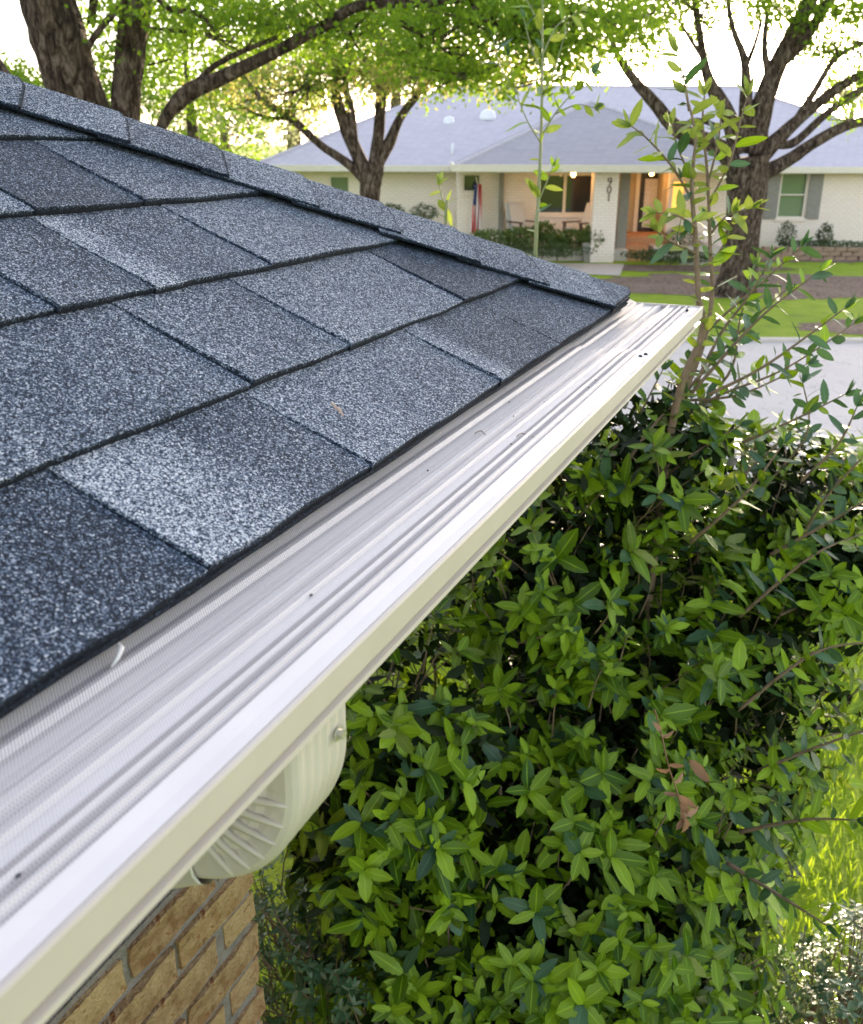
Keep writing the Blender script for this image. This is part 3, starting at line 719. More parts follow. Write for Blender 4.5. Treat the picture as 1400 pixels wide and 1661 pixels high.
# ------------------------------------------------------------------ big holly by the gutter
def build_shrub(name, label, cat, base, ells, nros, ls, m_main, split=300, temps=T_BIG, tn='big', group=None, inner=.45, mixm=None, clip=None, kleaf=(5, 8), stems=7, holes=None, core=0):
    root = thing(name, label, cat, base, group); leaves = []; tips = []
    C_ = [np.array(c, float) for c, r in ells]; R_ = [np.array(r, float) for c, r in ells]
    wts = np.array([r[0]*r[1]+r[1]*r[2]+r[0]*r[2] for c, r in ells]); wts /= wts.sum()
    n = 0; tries = 0
    while n < nros and tries < nros*12:
        tries += 1
        k = nr.choice(len(ells), p=wts); d = rv(); q = 1-abs(nr.normal())*.13
        if rnd.random() < inner: q = rnd.uniform(.40, .86)
        lump = 1+.07*math.sin(d[0]*7+k)+.07*math.sin(d[1]*9+2*k)+.06*math.sin(d[2]*8)
        p = C_[k]+R_[k]*d*q*lump
        if p[2] < .05: continue
        # keep only if not deep inside another lobe
        deep = any(np.sum(((p-C_[j])/R_[j])**2) < .45 for j in range(len(ells)) if j != k)
        if deep and rnd.random() < .8: continue
        if clip is not None and clip(p): continue
        if holes:
            px, py, dd = inframe(p)
            if any(((px-hx)/hr)**2+((py-hy)/hs)**2 < 1 and rnd.random() < hp for hx, hy, hr, hs, hp in holes): continue
        a = unit(d*1.0/R_[k]*R_[k].mean()+UZ*.45+rv()*.45)
        rosette(p, a, rnd.randint(*kleaf), ls, leaves); tips.append((p, a)); n += 1
    P = np.array([l[0] for l in leaves]); D = np.array([l[1] for l in leaves]); Nn = np.array([l[2] for l in leaves]); s = np.array([l[3] for l in leaves])
    # the leaves that show largest become parts of their own
    v = P-CAM; dep = v@_f; px = 700+FPX*(v@_r)/dep; py = 830.5-FPX*(v@_u)/dep
    vis = (px > -10) & (px < 1410) & (py > 0) & (py < 1670) & (py > 1640-.985*px) & (dep > .3)
    cell = {}
    front = np.zeros(len(P), bool)
    order = np.argsort(dep); taken = 0
    if split:
        for i in order:
            if not vis[i]: continue
            key = (int(px[i]//34), int(py[i]//34)); c = cell.get(key, 0)
            if c >= 1: continue
            cell[key] = c+1; front[i] = True; taken += 1
            if taken >= split: break
    for i in np.where(front)[0]:
        leaf_obj(P[i], D[i], Nn[i], s[i], root, m_main, None, temps, 'leaf', tn)
    r = ~front
    if core:
        yg = nr.random(len(P)//6+2)[np.arange(len(P))//6] < .07
        mass('young_leaf_mass', P[r & yg], D[r & yg], Nn[r & yg], s[r & yg], T_MASS, M_LEAFY, root, 'stuff'); r = r & ~yg
    if mixm:
        pick = nr.random(len(P)) < mixm[1]
        mass('leaf_mass', P[r & pick], D[r & pick], Nn[r & pick], s[r & pick], T_MASS if temps is T_BIG else temps, mixm[0], root, 'stuff')
        r = r & ~pick
    mass('leaf_mass', P[r], D[r], Nn[r], s[r], T_MASS if temps is T_BIG else temps, m_main, root, 'stuff')
    if core:                                                # inner leaves, coloured near black to paint the shrub's inner shade
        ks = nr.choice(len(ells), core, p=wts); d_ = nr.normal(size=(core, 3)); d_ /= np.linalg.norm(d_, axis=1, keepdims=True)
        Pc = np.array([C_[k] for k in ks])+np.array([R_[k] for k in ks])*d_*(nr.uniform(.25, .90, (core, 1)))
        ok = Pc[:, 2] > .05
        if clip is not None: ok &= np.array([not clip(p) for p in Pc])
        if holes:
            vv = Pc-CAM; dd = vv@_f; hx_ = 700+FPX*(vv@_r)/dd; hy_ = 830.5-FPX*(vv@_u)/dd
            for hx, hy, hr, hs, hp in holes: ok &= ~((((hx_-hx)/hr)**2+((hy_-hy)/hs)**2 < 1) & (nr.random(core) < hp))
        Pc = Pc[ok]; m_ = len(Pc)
        mass('inner_leaf_mass', Pc, nr.normal(size=(m_,3)), nr.normal(size=(m_,3))+UZ, nr.uniform(.045, .075, m_), T_SMALL, M_CORESHADE, root, 'stuff')
    # stems from the base and twigs behind the rosettes
    base = np.array(base, float)
    for k in range(stems):
        c = C_[k % len(ells)]; tgt = c+R_[k % len(ells)]*rv()*.6; tgt[2] = max(tgt[2], c[2]*.9)
        b0 = base+np.array([rnd.uniform(-.12,.12), rnd.uniform(-.12,.12), -.05])
        pts = [b0+(tgt-b0)*q+np.array([math.sin(q*5+k)*.05, math.cos(q*4+k)*.05, .1*q*(1-q)]) for q in np.linspace(0, 1, 7)]
        mb = MB(); mb.tube(pts, list(np.linspace(.020, .006, 7)), 6); obj('stem', mb, M_WOOD, root, True)
    mb = MB()
    for (p, a) in tips[::2]:
        k = rnd.randrange(len(ells)); q = p-a*rnd.uniform(.10, .22)+np.array([0,0,-.05])+rv()*.03
        mb.tube([q, (p+q)/2+rv()*.008, p], [.0028, .0022, .0014], 3, cap=False)
    o = obj('twig_mass', mb, M_WOOD, root); o['kind'] = 'stuff'
    return root
holly = build_shrub('holly_shrub', 'large glossy green holly shrub with toothed leaves crowding beneath the gutter', 'shrub', (.55, .15, 0),
    [((.55,.22,.95),(1.10,.80,1.12)), ((.05,.10,.75),(.62,.60,.85)), ((.75,-.10,1.35),(.80,.55,.62)), ((.35,-.12,.7),(.75,.36,.75)), ((-.12,.28,.72),(.62,.55,.9)),
     (tuple(at(640,1230,2.35)), (.36,.30,.42)), (tuple(at(620,1350,2.45)), (.26,.26,.36)), (tuple(at(900,900,2.7)), (.45,.30,.36)), (tuple(at(1060,745,2.62)), (.26,.24,.22)), (tuple(at(1275,850,3.0)), (.42,.34,.30)), (tuple(at(1350,930,2.8)), (.28,.24,.16))],
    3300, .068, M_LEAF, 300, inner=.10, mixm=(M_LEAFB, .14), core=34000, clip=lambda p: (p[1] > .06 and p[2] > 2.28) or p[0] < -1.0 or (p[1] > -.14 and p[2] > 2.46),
    holes=[(690,1105,90,45,.75), (1200,1290,45,70,.8)])
# shoots and saplings ------------------------------------------------
def smooth(pts, n):
    pts = [np.array(p, float) for p in pts]; out = []
    for i in range(len(pts)-1):
        p0 = pts[max(i-1, 0)]; p1 = pts[i]; p2 = pts[i+1]; p3 = pts[min(i+2, len(pts)-1)]
        for j in range(n):
            t = j/n; out.append(.5*((2*p1)+(-p0+p2)*t+(2*p0-5*p1+4*p2-p3)*t*t+(-p0+3*p1-3*p2+p3)*t**3))
    out.append(pts[-1]); return out
def shoot(root, pts, r0, r1, ls, mfun, step=.035, start=.1, name='stem', mwood=None, whorl=3, up=.5, tip=True, leafn='leaf'):
    sp = smooth(pts, 6); k = len(sp); mb = MB(); rr = [r0+(r1-r0)*i/(k-1) for i in range(k)]
    mb.tube(sp, rr, 6); obj(name, mb, mwood or M_WOOD, root, True)
    L = [0]
    for i in range(1, k): L.append(L[-1]+np.linalg.norm(sp[i]-sp[i-1]))
    s = L[-1]*start; th = rnd.random()*6
    while s < L[-1]:
        i = max(j for j in range(k) if L[j] <= s); i = min(i, k-2); q = (s-L[i])/(L[i+1]-L[i]+1e-9); p = sp[i]+(sp[i+1]-sp[i])*q
        ax = unit(sp[i+1]-sp[i]); e1 = unit(np.cross(ax, UZ+rv()*.2)); e2 = np.cross(ax, e1); frac = s/L[-1]
        th += 2.4; rad = e1*math.cos(th)+e2*math.sin(th)
        leaf_obj(p, ax*up+rad*.85+rv()*.2-UZ*.05, ax*.5-rad*.3+UZ*.3+rv()*.9, ls*rnd.uniform(.75, 1.35)*(1-.2*frac), root, mfun(frac), None, T_BIG, leafn, 'big', rnd.choice([1, 3, 3, 1]))
        s += step*rnd.uniform(.6, 1.4)
    if tip:
        ax = unit(sp[-1]-sp[-2])
        for j in range(4): leaf_obj(sp[-1], ax*1.1+rv()*.6, ax*.2+rv()+UZ*.4, ls*rnd.uniform(.45, .8), root, mfun(1), None, T_BIG, leafn, 'big', 3)
mg = lambda f: M_LEAF if rnd.random() < .6 else M_LEAFB
my = lambda f: M_LEAFY if f > .55 or rnd.random() < .15 else (M_LEAFB if rnd.random() < .6 else M_LEAF)
mdk = lambda f: M_LEAFB if rnd.random() < .7 else M_LEAF
# long side shoots of the holly, fanning out over the road
D1 = 2.75
for pts, n in [([(1085,690,2.7),(1130,560,2.7),(1240,455,2.65),(1300,400,2.6)], 1), ([(1060,720,2.7),(1150,650,2.6),(1270,600,2.5),(1385,525,2.45)], 1),
            ([(1080,700,2.7),(1180,610,2.7),(1200,520,2.7),(1225,430,2.7)], 1), ([(1090,660,2.8),(1180,560,2.8),(1230,510,2.75),(1275,470,2.7)], 1),
            ([(1100,650,2.6),(1200,640,2.6),(1310,590,2.6)], 1), ([(1150,900,2.9),(1250,780,2.8),(1310,700,2.7),(1302,620,2.7)], 1),
            ([(1290,900,2.7),(1330,820,2.6),(1400,740,2.5),(1440,690,2.5)], 1), ([(1250,900,2.5),(1340,850,2.4),(1440,790,2.3)], 1),
            ([(1050,800,2.6),(1120,740,2.5),(1200,690,2.5)], 1), ([(1150,820,2.8),(1240,740,2.8),(1290,690,2.7)], 1), ([(1120,880,2.4),(1210,800,2.3),(1270,720,2.3)], 1),
            ([(1200,1000,2.5),(1320,900,2.4),(1420,860,2.4)], 1), ([(1200,1150,2.4),(1320,1060,2.3),(1430,1040,2.25)], 1), ([(1230,1250,2.4),(1330,1210,2.3),(1420,1180,2.2)], 1),
            ([(1200,1350,2.3),(1300,1330,2.2),(1390,1330,2.1)], 1), ([(1180,1400,2.2),(1260,1450,2.1),(1340,1500,2.0)], 1), ([(1260,1000,2.7),(1350,960,2.7),(1440,930,2.6)], 1),
            ([(1010,760,2.5),(1060,690,2.5),(1110,640,2.5)],1), ([(1120,640,2.5),(1190,560,2.45),(1250,500,2.4),(1330,440,2.35)],1), ([(1130,620,2.6),(1170,540,2.6),(1215,480,2.55),(1250,420,2.5)],1), ([(1150,640,2.45),(1230,600,2.4),(1310,545,2.35),(1370,500,2.3)],1), ([(1200,720,2.6),(1290,680,2.5),(1370,640,2.45)],1), ([(1300,780,2.5),(1360,720,2.45),(1390,660,2.4)],1), ([(960,760,2.6),(1020,700,2.6),(1075,600,2.6)],1)]:
    shoot(holly, [at(*p) for p in pts], .0055, .0016, .066, mdk, .019, .12, 'branch')
# tall shoots with fresh tops
sap = thing('holly_sapling', 'tall thin shoots with fresh yellow-green tips standing past the gutter corner', 'sapling', at(1100, 700, 2.45)*np.array([1,1,0])+np.array([0,0,.0]))
b = at(1085, 720, 2.5); g0 = np.array([b[0], b[1], 0.0])
LT = .067
shoot(sap, [g0, (g0+b)/2+np.array([.03,.02,0]), b, at(1138,545,2.45), at(1133,480,2.42), at(1128,380,2.40), at(1122,300,2.38), at(1128,220,2.36), at(1112,150,2.35)], .013, .0022, LT, my, .020, .60)
shoot(sap, [at(1100,660,2.5), at(1140,560,2.5), at(1155,480,2.5), at(1152,400,2.48), at(1148,290,2.45), at(1140,200,2.42), at(1143,155,2.4)], .008, .0018, LT, my, .020, .36)
for pts in [[(1126,330,2.4),(1090,270,2.35),(1050,225,2.3),(1025,205,2.3)], [(1150,330,2.45),(1185,260,2.4),(1200,200,2.4),(1213,155,2.4)], [(1130,370,2.4),(1100,350,2.3),(1065,345,2.3)],
            [(1152,380,2.48),(1180,350,2.45),(1220,338,2.4)], [(1126,300,2.4),(1100,240,2.4),(1090,200,2.4)], [(1148,300,2.45),(1165,230,2.45),(1170,180,2.45)], [(1150,430,2.5),(1175,395,2.5),(1190,350,2.5)],
            [(1128,410,2.4),(1085,390,2.35),(1062,372,2.3)], [(1118,180,2.36),(1110,130,2.35),(1098,85,2.35)]]:
    shoot(sap, [at(*p) for p in pts], .0035, .0014, LT, my, .018, .12, 'branch', M_LEAFY if False else None)
# slender sapling beyond the hip, and a small tip beside it
sp2 = thing('slender_sapling', 'slender green sapling with narrow leaves rising behind the roof hip', 'sapling', at(868, 420, 3.4)*np.array([1,1,0]))
b = at(868, 425, 3.4); mg2 = lambda f: M_LEAF if rnd.random() < .5 else (M_LEAFB if rnd.random() < .5 else M_LEAFY)
M_GSTEM = simple('green_stem', (.20,.24,.10), (.26,.26,.14), 40, .7, .1)
shoot(sp2, [np.array([b[0], b[1], 0]), np.array([b[0]+.03, b[1], 1.2]), b, at(873,330,3.4), at(878,215,3.4), at(880,100,3.4), at(880,10,3.4), at(884,-90,3.4)], .009, .003, .075, mg2, .065, .50, 'stem', M_GSTEM)
for pts in [[(877,225,3.4),(900,185,3.35),(930,150,3.3),(960,120,3.3)], [(876,230,3.4),(855,195,3.4),(838,150,3.4),(825,90,3.4)], [(880,160,3.4),(900,110,3.4),(915,60,3.4)], [(880,120,3.4),(860,70,3.4),(850,30,3.4)],
            [(880,90,3.4),(905,40,3.4),(940,20,3.4)], [(872,330,3.4),(885,300,3.4),(897,270,3.4)], [(880,60,3.4),(860,10,3.4),(830,-30,3.4)], [(838,150,3.4),(812,110,3.4),(800,60,3.4)], [(900,185,3.35),(935,170,3.35),(965,175,3.3)]]:
    shoot(sp2, [at(*p) for p in pts], .003, .0013, .070, mg2, .040, .1, 'branch', M_GSTEM)
sp3 = thing('young_shoot', 'small bright green leafy tip showing just above the roof hip left of the flag', 'shoot', at(722, 380, 3.1)*np.array([1,1,0]))
b = at(722, 385, 3.1)
shoot(sp3, [np.array([b[0], b[1], 0]), np.array([b[0], b[1]+.03, 1.3]), b, at(724,350,3.1), at(712,300,3.1)], .008, .002, .07, lambda f: M_LEAFY, .035, .84, 'stem', M_GSTEM)
# dead twig and leaves caught in the holly
dead = thing('dead_twig', 'withered brown twig with curled dead leaves hanging in the holly', 'twig', at(1110, 1220, 1.66))
mb = MB(); mb.tube(smooth([at(1062,1150,1.66), at(1075,1200,1.65), at(1085,1245,1.64), at(1100,1290,1.63), at(1108,1330,1.63)], 4), .0014, 5); obj('stem', mb, M_LEAFD, dead, True)
T_CURL = [leaf_template(7, .24, .12, 1.1, .45), leaf_template(7, .20, .05, .8, -.35)]
for (px, py, s, dx, dy) in [(1072,1192,.024,.9,.1),(1070,1185,.020,-.6,.5),(1084,1240,.026,.8,.3),(1086,1246,.022,-.7,-.4),(1092,1268,.024,.6,.6),(1100,1290,.034,.6,-.7),(1101,1292,.030,-.8,-.3),(1104,1300,.036,.1,-1),(1107,1318,.030,.8,-.1),(1108,1326,.032,.3,-1),(1109,1330,.026,-.6,-.8)]:
    leaf_obj(at(px,py,1.63), _r*dx+_u*dy-_f*.2+rv()*.3, -_f+rv()*1.0, s, dead, M_LEAFD, None, T_CURL, 'leaf', 'curl')
pd = at(1118,1232,1.62); dl = leaf_obj(pd, _r*.55-_u*.75, -_f+rv()*.3, .046, dead, M_LEAFD, 'large pale brown dead leaf', T_CURL, 'leaf', 'curl', 1)
for (px, py, lab) in [(900,1508,'single pinkish dead leaf lodged in the lower holly'), (690,1130,'pair of yellowed leaves near the downspout')]:
    pass

# ------------------------------------------------------------------ low small-leaved shrubs
def low_shrub(name, label, ells, n, ls, m, base):
    return build_shrub(name, label, 'shrub', base, ells, n, ls, m, 0, T_MID if ls > .03 else T_SMALL, 'mid', None, .25, (M_LEAFS if m is not M_LEAFS else M_LEAFB, .3), kleaf=(6, 10), stems=5)
c1 = at(530, 1560, 2.55); c2 = at(1420, 1640, 2.65)
low_shrub('boxwood_shrub', 'dark small-leaved shrub at the foot of the brick wall corner', [((c1[0], c1[1], .62), (.46,.46,.62)), ((c1[0]+.5, c1[1]+.1, .4), (.5,.5,.5))], 1500, .030, M_LEAFB, (c1[0], c1[1], 0))
low_shrub('privet_shrub', 'pale narrow-leaved shrub filling the lower right corner', [((c2[0], c2[1], .35), (.55,.42,.52)), ((c2[0]+.1, c2[1]-.5, .35), (.5,.5,.5))], 2300, .034, M_LEAFS, (c2[0], c2[1], 0))
# lawn blades near the shrubs
n = 26000
gx = nr.uniform(.9, 6.3, n); gy = nr.uniform(-2.6, 2.4, n); P = np.stack([gx, gy, np.zeros(n)], 1)
D = np.stack([nr.normal(0,.35,n), nr.normal(0,.35,n), np.ones(n)], 1)
blade = [(np.array([(-.06,0,0),(.06,0,0),(.04,.6,.04),(0,1,.14),(-.04,.6,.04)], float), np.array([(0,1,2),(0,2,4),(4,2,3)]), np.zeros((5,2)))]
mass('grass_blades', P, D, nr.normal(size=(n,3)), nr.uniform(.04,.085,n), blade, M_BLADE, None, 'stuff')

# ================================================================== TREES
def leafcloud(name, clumps, ls, m, parent, kind='stuff', droop=.3):
    P = []; 
    for (c, r, n) in clumps:
        # lumpy sub-clusters so sky shows through between them
        k = max(4, n//90)
        sub = nr.normal(size=(k, 3)); sub /= np.linalg.norm(sub, axis=1, keepdims=True); sub *= nr.random((k,1))**.45
        cc = np.array(c)+sub*np.array(r)
        idx = nr.integers(0, k, n); P.append(cc[idx]+nr.normal(size=(n,3))*np.array(r)*.13+nr.normal(size=(n,3))*ls*1.2)
    tw = MB()
    for (c, r, n) in clumps:
        for q in range(max(3, n//140)):
            v = unit(nr.normal(size=3)); e = np.array(c)+v*np.array(r)*rnd.uniform(.5, .95); a_ = np.array(c)+v*np.array(r)*.1-UZ*rnd.uniform(.05, .3)*r[2]
            mm = (a_+e)/2+nr.normal(size=3)*.06*np.linalg.norm(r); tw.tube([a_, mm, e], [ls*.22, ls*.14, ls*.05], 4, cap=False)
    o = obj('twig_mass', tw, M_BARK, None); o['kind'] = 'stuff'; L0 = LOC[parent.name]; o.parent = parent; o.location = -L0
    P = np.concatenate(P); n = len(P)
    D = nr.normal(size=(n,3)); D[:,2] -= droop
    return mass(name, P, D, nr.normal(size=(n,3))+np.array([0,0,.8]), nr.uniform(.6,1.25,n)*ls, T_QUAD, m, parent, kind)
def limb(parent, pts, name='limb', n=10):
    # pts: (px, py, F, width in photo pixels)
    P = smooth([list(atF(a, b, F))+[w_*F/FPX/2] for a, b, F, w_ in pts], 5)
    mb = MB(); mb.tube([p[:3] for p in P], [max(.004, p[3]) for p in P], n, jit=.10); return obj(name, mb, M_BARK, parent, True)
def trunk_to_ground(pts, F, flare=1.5):
    a, b, _, w_ = pts[0]; return pts
def cl(px, py, F, rx, ry, rd, n): return (atF(px, py, F), (rx*F/FPX*1.0, rd, ry*F/FPX), n)
def clw(px, py, F, rx, ry, rd, n):
    c = atF(px, py, F); r = abs(HR)*rx*F/FPX+abs(HF)*rd+UZ*ry*F/FPX; return (c, r, n)
# A: big multi-stem oak at left
bA = atF(190, 420, 9.5); oakA = thing('oak_tree', 'large rough-barked oak with leaning trunks behind the roof at upper left', 'tree', (bA[0], bA[1], 0))
zb = 830
limb(oakA, [(240,560,9.8,101.2),(190,330,9.6,92.0),(130,170,9.5,81.0),(95,60,9.4,81.0),(60,-60,9.3,77.3),(20,-200,9.2,64.4)], 'trunk', 16)
limb(oakA, [(240,540,9.8,64.4),(210,330,9.7,50.6),(203,190,9.6,42.3),(214,60,9.6,44.2),(232,-60,9.6,40.5),(245,-200,9.6,31.3)], 'trunk', 14)
limb(oakA, [(240,520,9.6,46.0),(235,300,9.5,27.6),(262,205,9.4,16.6),(300,155,9.3,25.8),(350,130,9.2,22.1),(440,88,9.0,17.5),(520,45,8.9,15.6),(590,8,8.8,14.7),(720,2,8.7,12.0),(830,-20,8.6,8.3)], 'limb')
limb(oakA, [(300,158,9.3,9.2),(350,105,9.3,8.3),(450,60,9.2,6.4)], 'limb')
limb(oakA, [(138,82,9.4,11.0),(160,50,9.3,9.2),(185,20,9.3,10.1),(215,-15,9.3,11.0)], 'limb'); limb(oakA, [(148,40,9.6,12.9),(155,-30,9.6,12.9)], 'limb')
limb(oakA, [(250,-10,9.2,5.5),(275,15,9.2,7.4),(320,22,9.1,6.4),(360,60,9.1,3.7)], 'limb')
limb(oakA, [(-60,40,11,27.6),(10,130,11,23.9),(60,200,11,23.9)], 'limb')
limb(oakA, [(760,0,8.7,7.4),(800,40,8.6,6.4),(880,50,8.5,4.6),(960,10,8.5,3.7)], 'limb')
leafcloud('crown', [clw(330,40,9.8,110,50,.9,2020), clw(430,30,9.5,120,45,.9,1865), clw(560,40,9.3,120,50,.8,2020), clw(700,55,9.0,110,55,.8,2488), clw(820,40,8.8,120,55,.8,2332), clw(930,45,8.8,90,60,.7,1555),
    clw(1010,30,9,70,40,.6,854), clw(120,-60,9.5,160,50,1,1166), clw(500,-70,9.5,420,60,1.2,3499), clw(900,-60,9,260,60,1,1710), clw(760,115,9.0,120,30,.6,854), clw(230,90,9.9,40,50,.6,325), clw(900,120,8.8,70,45,.5,388)], .056, M_OAKG, oakA)
# B: forked tree in the yard across the street
bB = atF(600, 455, 18.5); oakB = thing('oak_tree', 'forked mid-sized tree before the left end of the white house', 'tree', (bB[0], bB[1], 0))
F = 18.5
limb(oakB, [(602,470,F,40.0),(600,400,F,32.0),(600,320,F,30.4),(602,285,F,36.8),(604,265,F,35.2)], 'trunk', 14)
limb(oakB, [(598,290,F,22.4),(575,240,F,20.8),(555,190,F,19.2),(545,150,F,14.4),(548,110,F,11.2),(520,60,F,8.0)], 'limb'); limb(oakB, [(575,235,F,12.8),(570,180,F,12.0),(560,130,F,9.6),(575,80,F,7.2)], 'limb')
limb(oakB, [(606,270,F,19.2),(614,220,F,17.6),(618,150,F,16.0),(615,70,F,12.0),(600,10,F,8.0),(590,-40,F,6.4)], 'limb'); limb(oakB, [(618,160,F,8.0),(640,110,F,7.2),(632,60,F,4.8)], 'limb')
limb(oakB, [(610,270,F,19.2),(630,235,F,17.6),(650,190,F,12.8),(680,150,F,10.4),(705,120,F,8.0),(740,80,F,4.8)], 'limb')
limb(oakB, [(592,290,F,17.6),(560,262,F,13.6),(520,235,F,12.0),(470,190,F,12.0),(430,165,F,9.6),(390,120,F,7.2)], 'limb'); limb(oakB, [(470,192,F,6.4),(430,190,F,5.6),(385,170,F,4.0)], 'limb')
leafcloud('crown', [clw(520,120,F,130,60,2,1872), clw(660,100,F,130,50,2,1872), clw(420,120,F,90,60,2,1080), clw(600,20,F,220,70,2.5,3024), clw(780,100,F,80,45,1.5,648), clw(440,175,F,70,25,1,273)], .085, M_OAKG, oakB)
leafcloud('sun_painted_leaves', [clw(500,140,F-.4,110,40,1.5,1436), clw(660,120,F-.4,110,40,1.5,1819), clw(750,120,F,90,50,1.5,669), clw(410,150,F,60,40,1,478), clw(870,70,F,90,45,1.5,861)], .085, M_OAKY, oakB)
# C: big oak at right
F = 20.2; bC = H(ux(1195, F, 0), F, 0); oakC = thing('oak_tree', 'massive dark oak with spreading limbs in the mulch bed at right', 'tree', bC)
limb(oakC, [(1190,492,F,87.4),(1192,470,F,67.1),(1200,430,F,56.2),(1205,370,F,53.0),(1212,300,F,62.4),(1212,255,F,65.5)], 'trunk', 18)
limb(oakC, [(1198,285,F,31.2),(1168,240,F,26.5),(1100,210,F,23.4),(1060,165,F,18.7),(1025,125,F,14.0),(1000,85,F,9.4),(985,40,F,6.2)], 'limb')
limb(oakC, [(1198,250,F,26.5),(1182,190,F,25.0),(1150,130,F,17.2),(1140,85,F,11.7),(1130,20,F,9.4),(1125,-40,F,7.8)], 'limb'); limb(oakC, [(1140,95,F,6.2),(1118,60,F,5.5),(1100,30,F,3.9)], 'limb')
limb(oakC, [(1208,240,F,28.1),(1210,170,F,20.3),(1208,100,F,12.5),(1190,50,F,8.6),(1182,10,F,7.0),(1178,-40,F,6.2)], 'limb'); limb(oakC, [(1210,110,F,7.8),(1225,70,F,6.2),(1236,30,F,4.7)], 'limb')
limb(oakC, [(1222,250,F,35.9),(1235,180,F,32.8),(1255,120,F,28.1),(1285,60,F,25.0),(1310,10,F,21.8),(1335,-40,F,17.2)], 'limb', 12)
limb(oakC, [(1250,130,F,14.0),(1240,80,F,9.4),(1245,20,F,7.0)], 'limb'); limb(oakC, [(1262,105,F,18.7),(1300,70,F,17.2),(1345,0,F,14.0),(1370,-50,F,10.9)], 'limb')
limb(oakC, [(1225,262,F,31.2),(1262,225,F,23.4),(1300,190,F,17.2),(1350,150,F,15.6),(1400,118,F,11.7),(1470,80,F,7.8)], 'limb'); limb(oakC, [(1290,198,F,12.5),(1320,150,F,10.1),(1355,95,F,7.8),(1400,70,F,6.2)], 'limb')
limb(oakC, [(1228,285,F,26.5),(1275,262,F,20.3),(1320,232,F,17.2),(1370,205,F,14.8),(1430,190,F,12.5)], 'limb'); limb(oakC, [(1262,235,F,12.5),(1290,230,F,12.5),(1340,185,F,10.9),(1390,150,F,10.9),(1450,130,F,9.4)], 'limb')
limb(oakC, [(1100,208,F,7.8),(1130,195,F,7.8),(1165,205,F,7.0)], 'limb')
leafcloud('crown', [clw(1370,70,F,60,50,2,2250), clw(1340,10,F,70,30,2,1800), clw(1250,-20,F,120,30,2.5,2250), clw(1100,-10,F,110,30,2.5,2100), clw(1060,20,F,60,40,2,1350), clw(1010,90,F,40,35,1.5,750), clw(1390,130,F,30,25,1,450), clw(1130,25,F,70,30,2,900), clw(1320,60,F,40,30,1.5,700), clw(1385,190,F,26,26,1,350), clw(1250,-110,F,260,60,4,5250)], .085, M_OAKG, oakC)
# D: background trees
def bgtree(label, cx, cy, F, rx, ry, rd, n, m, ls, tw=26):
    b_ = atF(cx, cy, F); t = thing('background_tree', label, 'tree', (b_[0], b_[1], 0))
    r = rx*F/FPX; top = b_[2]
    mb = MB(); mb.tube([(b_[0], b_[1], -.1), (b_[0]+.1, b_[1], top*.5), (b_[0], b_[1], top)], [tw*F/FPX/2, tw*F/FPX/2.4, .05], 8); obj('trunk', mb, M_BARK, t, True)
    k = 7; cls = []
    for i in range(k):
        v = nr.uniform(-1, 1, 3); cls.append(clw(cx+v[0]*rx*.6, cy+v[1]*ry*.6, F+v[2]*rd*.4, rx*.55, ry*.5, rd*.5, n//k))
    leafcloud('crown', cls, ls, m, t); return t
bgtree('bright green tree filling the gap left of the big trunks', 20, 130, 22, 110, 75, 3, 2730, M_OAKG, .11)
bgtree('bright green tree between and behind the two trunks', 190, 120, 24, 100, 130, 3, 3380, M_OAKG, .12)
bgtree('yellow-green tree just right of the second trunk', 300, 90, 27, 100, 110, 3, 3250, M_OAKG, .13)
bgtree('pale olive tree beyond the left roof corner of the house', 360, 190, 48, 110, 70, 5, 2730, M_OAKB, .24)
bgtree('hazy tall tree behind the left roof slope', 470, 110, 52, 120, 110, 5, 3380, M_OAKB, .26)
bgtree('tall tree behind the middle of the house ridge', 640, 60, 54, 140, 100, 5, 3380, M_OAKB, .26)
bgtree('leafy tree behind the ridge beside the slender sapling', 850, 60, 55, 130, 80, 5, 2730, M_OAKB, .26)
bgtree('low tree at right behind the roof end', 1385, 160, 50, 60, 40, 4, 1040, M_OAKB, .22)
bgtree('low round shrub tree at the far left of the white house', 330, 230, 38, 120, 45, 3, 1950, M_OAKG, .16)

# ================================================================== WHITE HOUSE ACROSS THE STREET
def HB(): mb = MB(); mb.T = lambda u, F, z: H(u, F, z); return mb
EZ2 = zy(270, 29.5); FE = 29.5
hb = H(ux(900, 30), 30, 0)
hs = thing('white_brick_house', 'long white painted brick house with lavender grey hip roof across the street', 'house', hb)
def uu(px, F=30): return ux(px, F, 1.5)
# roofs with real eave thickness
u0, u1 = ux(412, FE, EZ2), ux(1600, FE, EZ2); dep = 11.6; hf = dep/2; pit = .415; rise = hf*pit
def hiproof(mb, u0, u1, F0, F1, z, hf, rise):
    for dz in (0, ):
        v = [(u0,F0,z),(u1,F0,z),(u1,F1,z),(u0,F1,z),(u0+hf,F0+hf,z+rise),(u1-hf,F0+hf,z+rise)]
        v2 = [(a, b, c-.14) for a, b, c in v[:4]]
        mb.add(v+v2, [(0,1,5,4),(1,2,5),(2,3,4,5),(3,0,4),(6,9,8,7),(0,6,7,1),(1,7,8,2),(2,8,9,3),(3,9,6,0)])
mb = HB(); hiproof(mb, u0, u1, FE, FE+dep, EZ2+.02, hf, rise)
W0, W1, FW = ux(738, 25.6, 2.3), ux(1240, 25.6, 2.3), 25.6; EZW = zy(268.5, FW); hw = (W1-W0)/2; um = (W0+W1)/2; rz = hw*.42
roof2 = HB(); v = [(W0,FW,EZW),(W1,FW,EZW),(um,FW+hw,EZW+rz),(um,35.2,EZW+rz),(W0,35,EZW),(W1,35,EZW)]
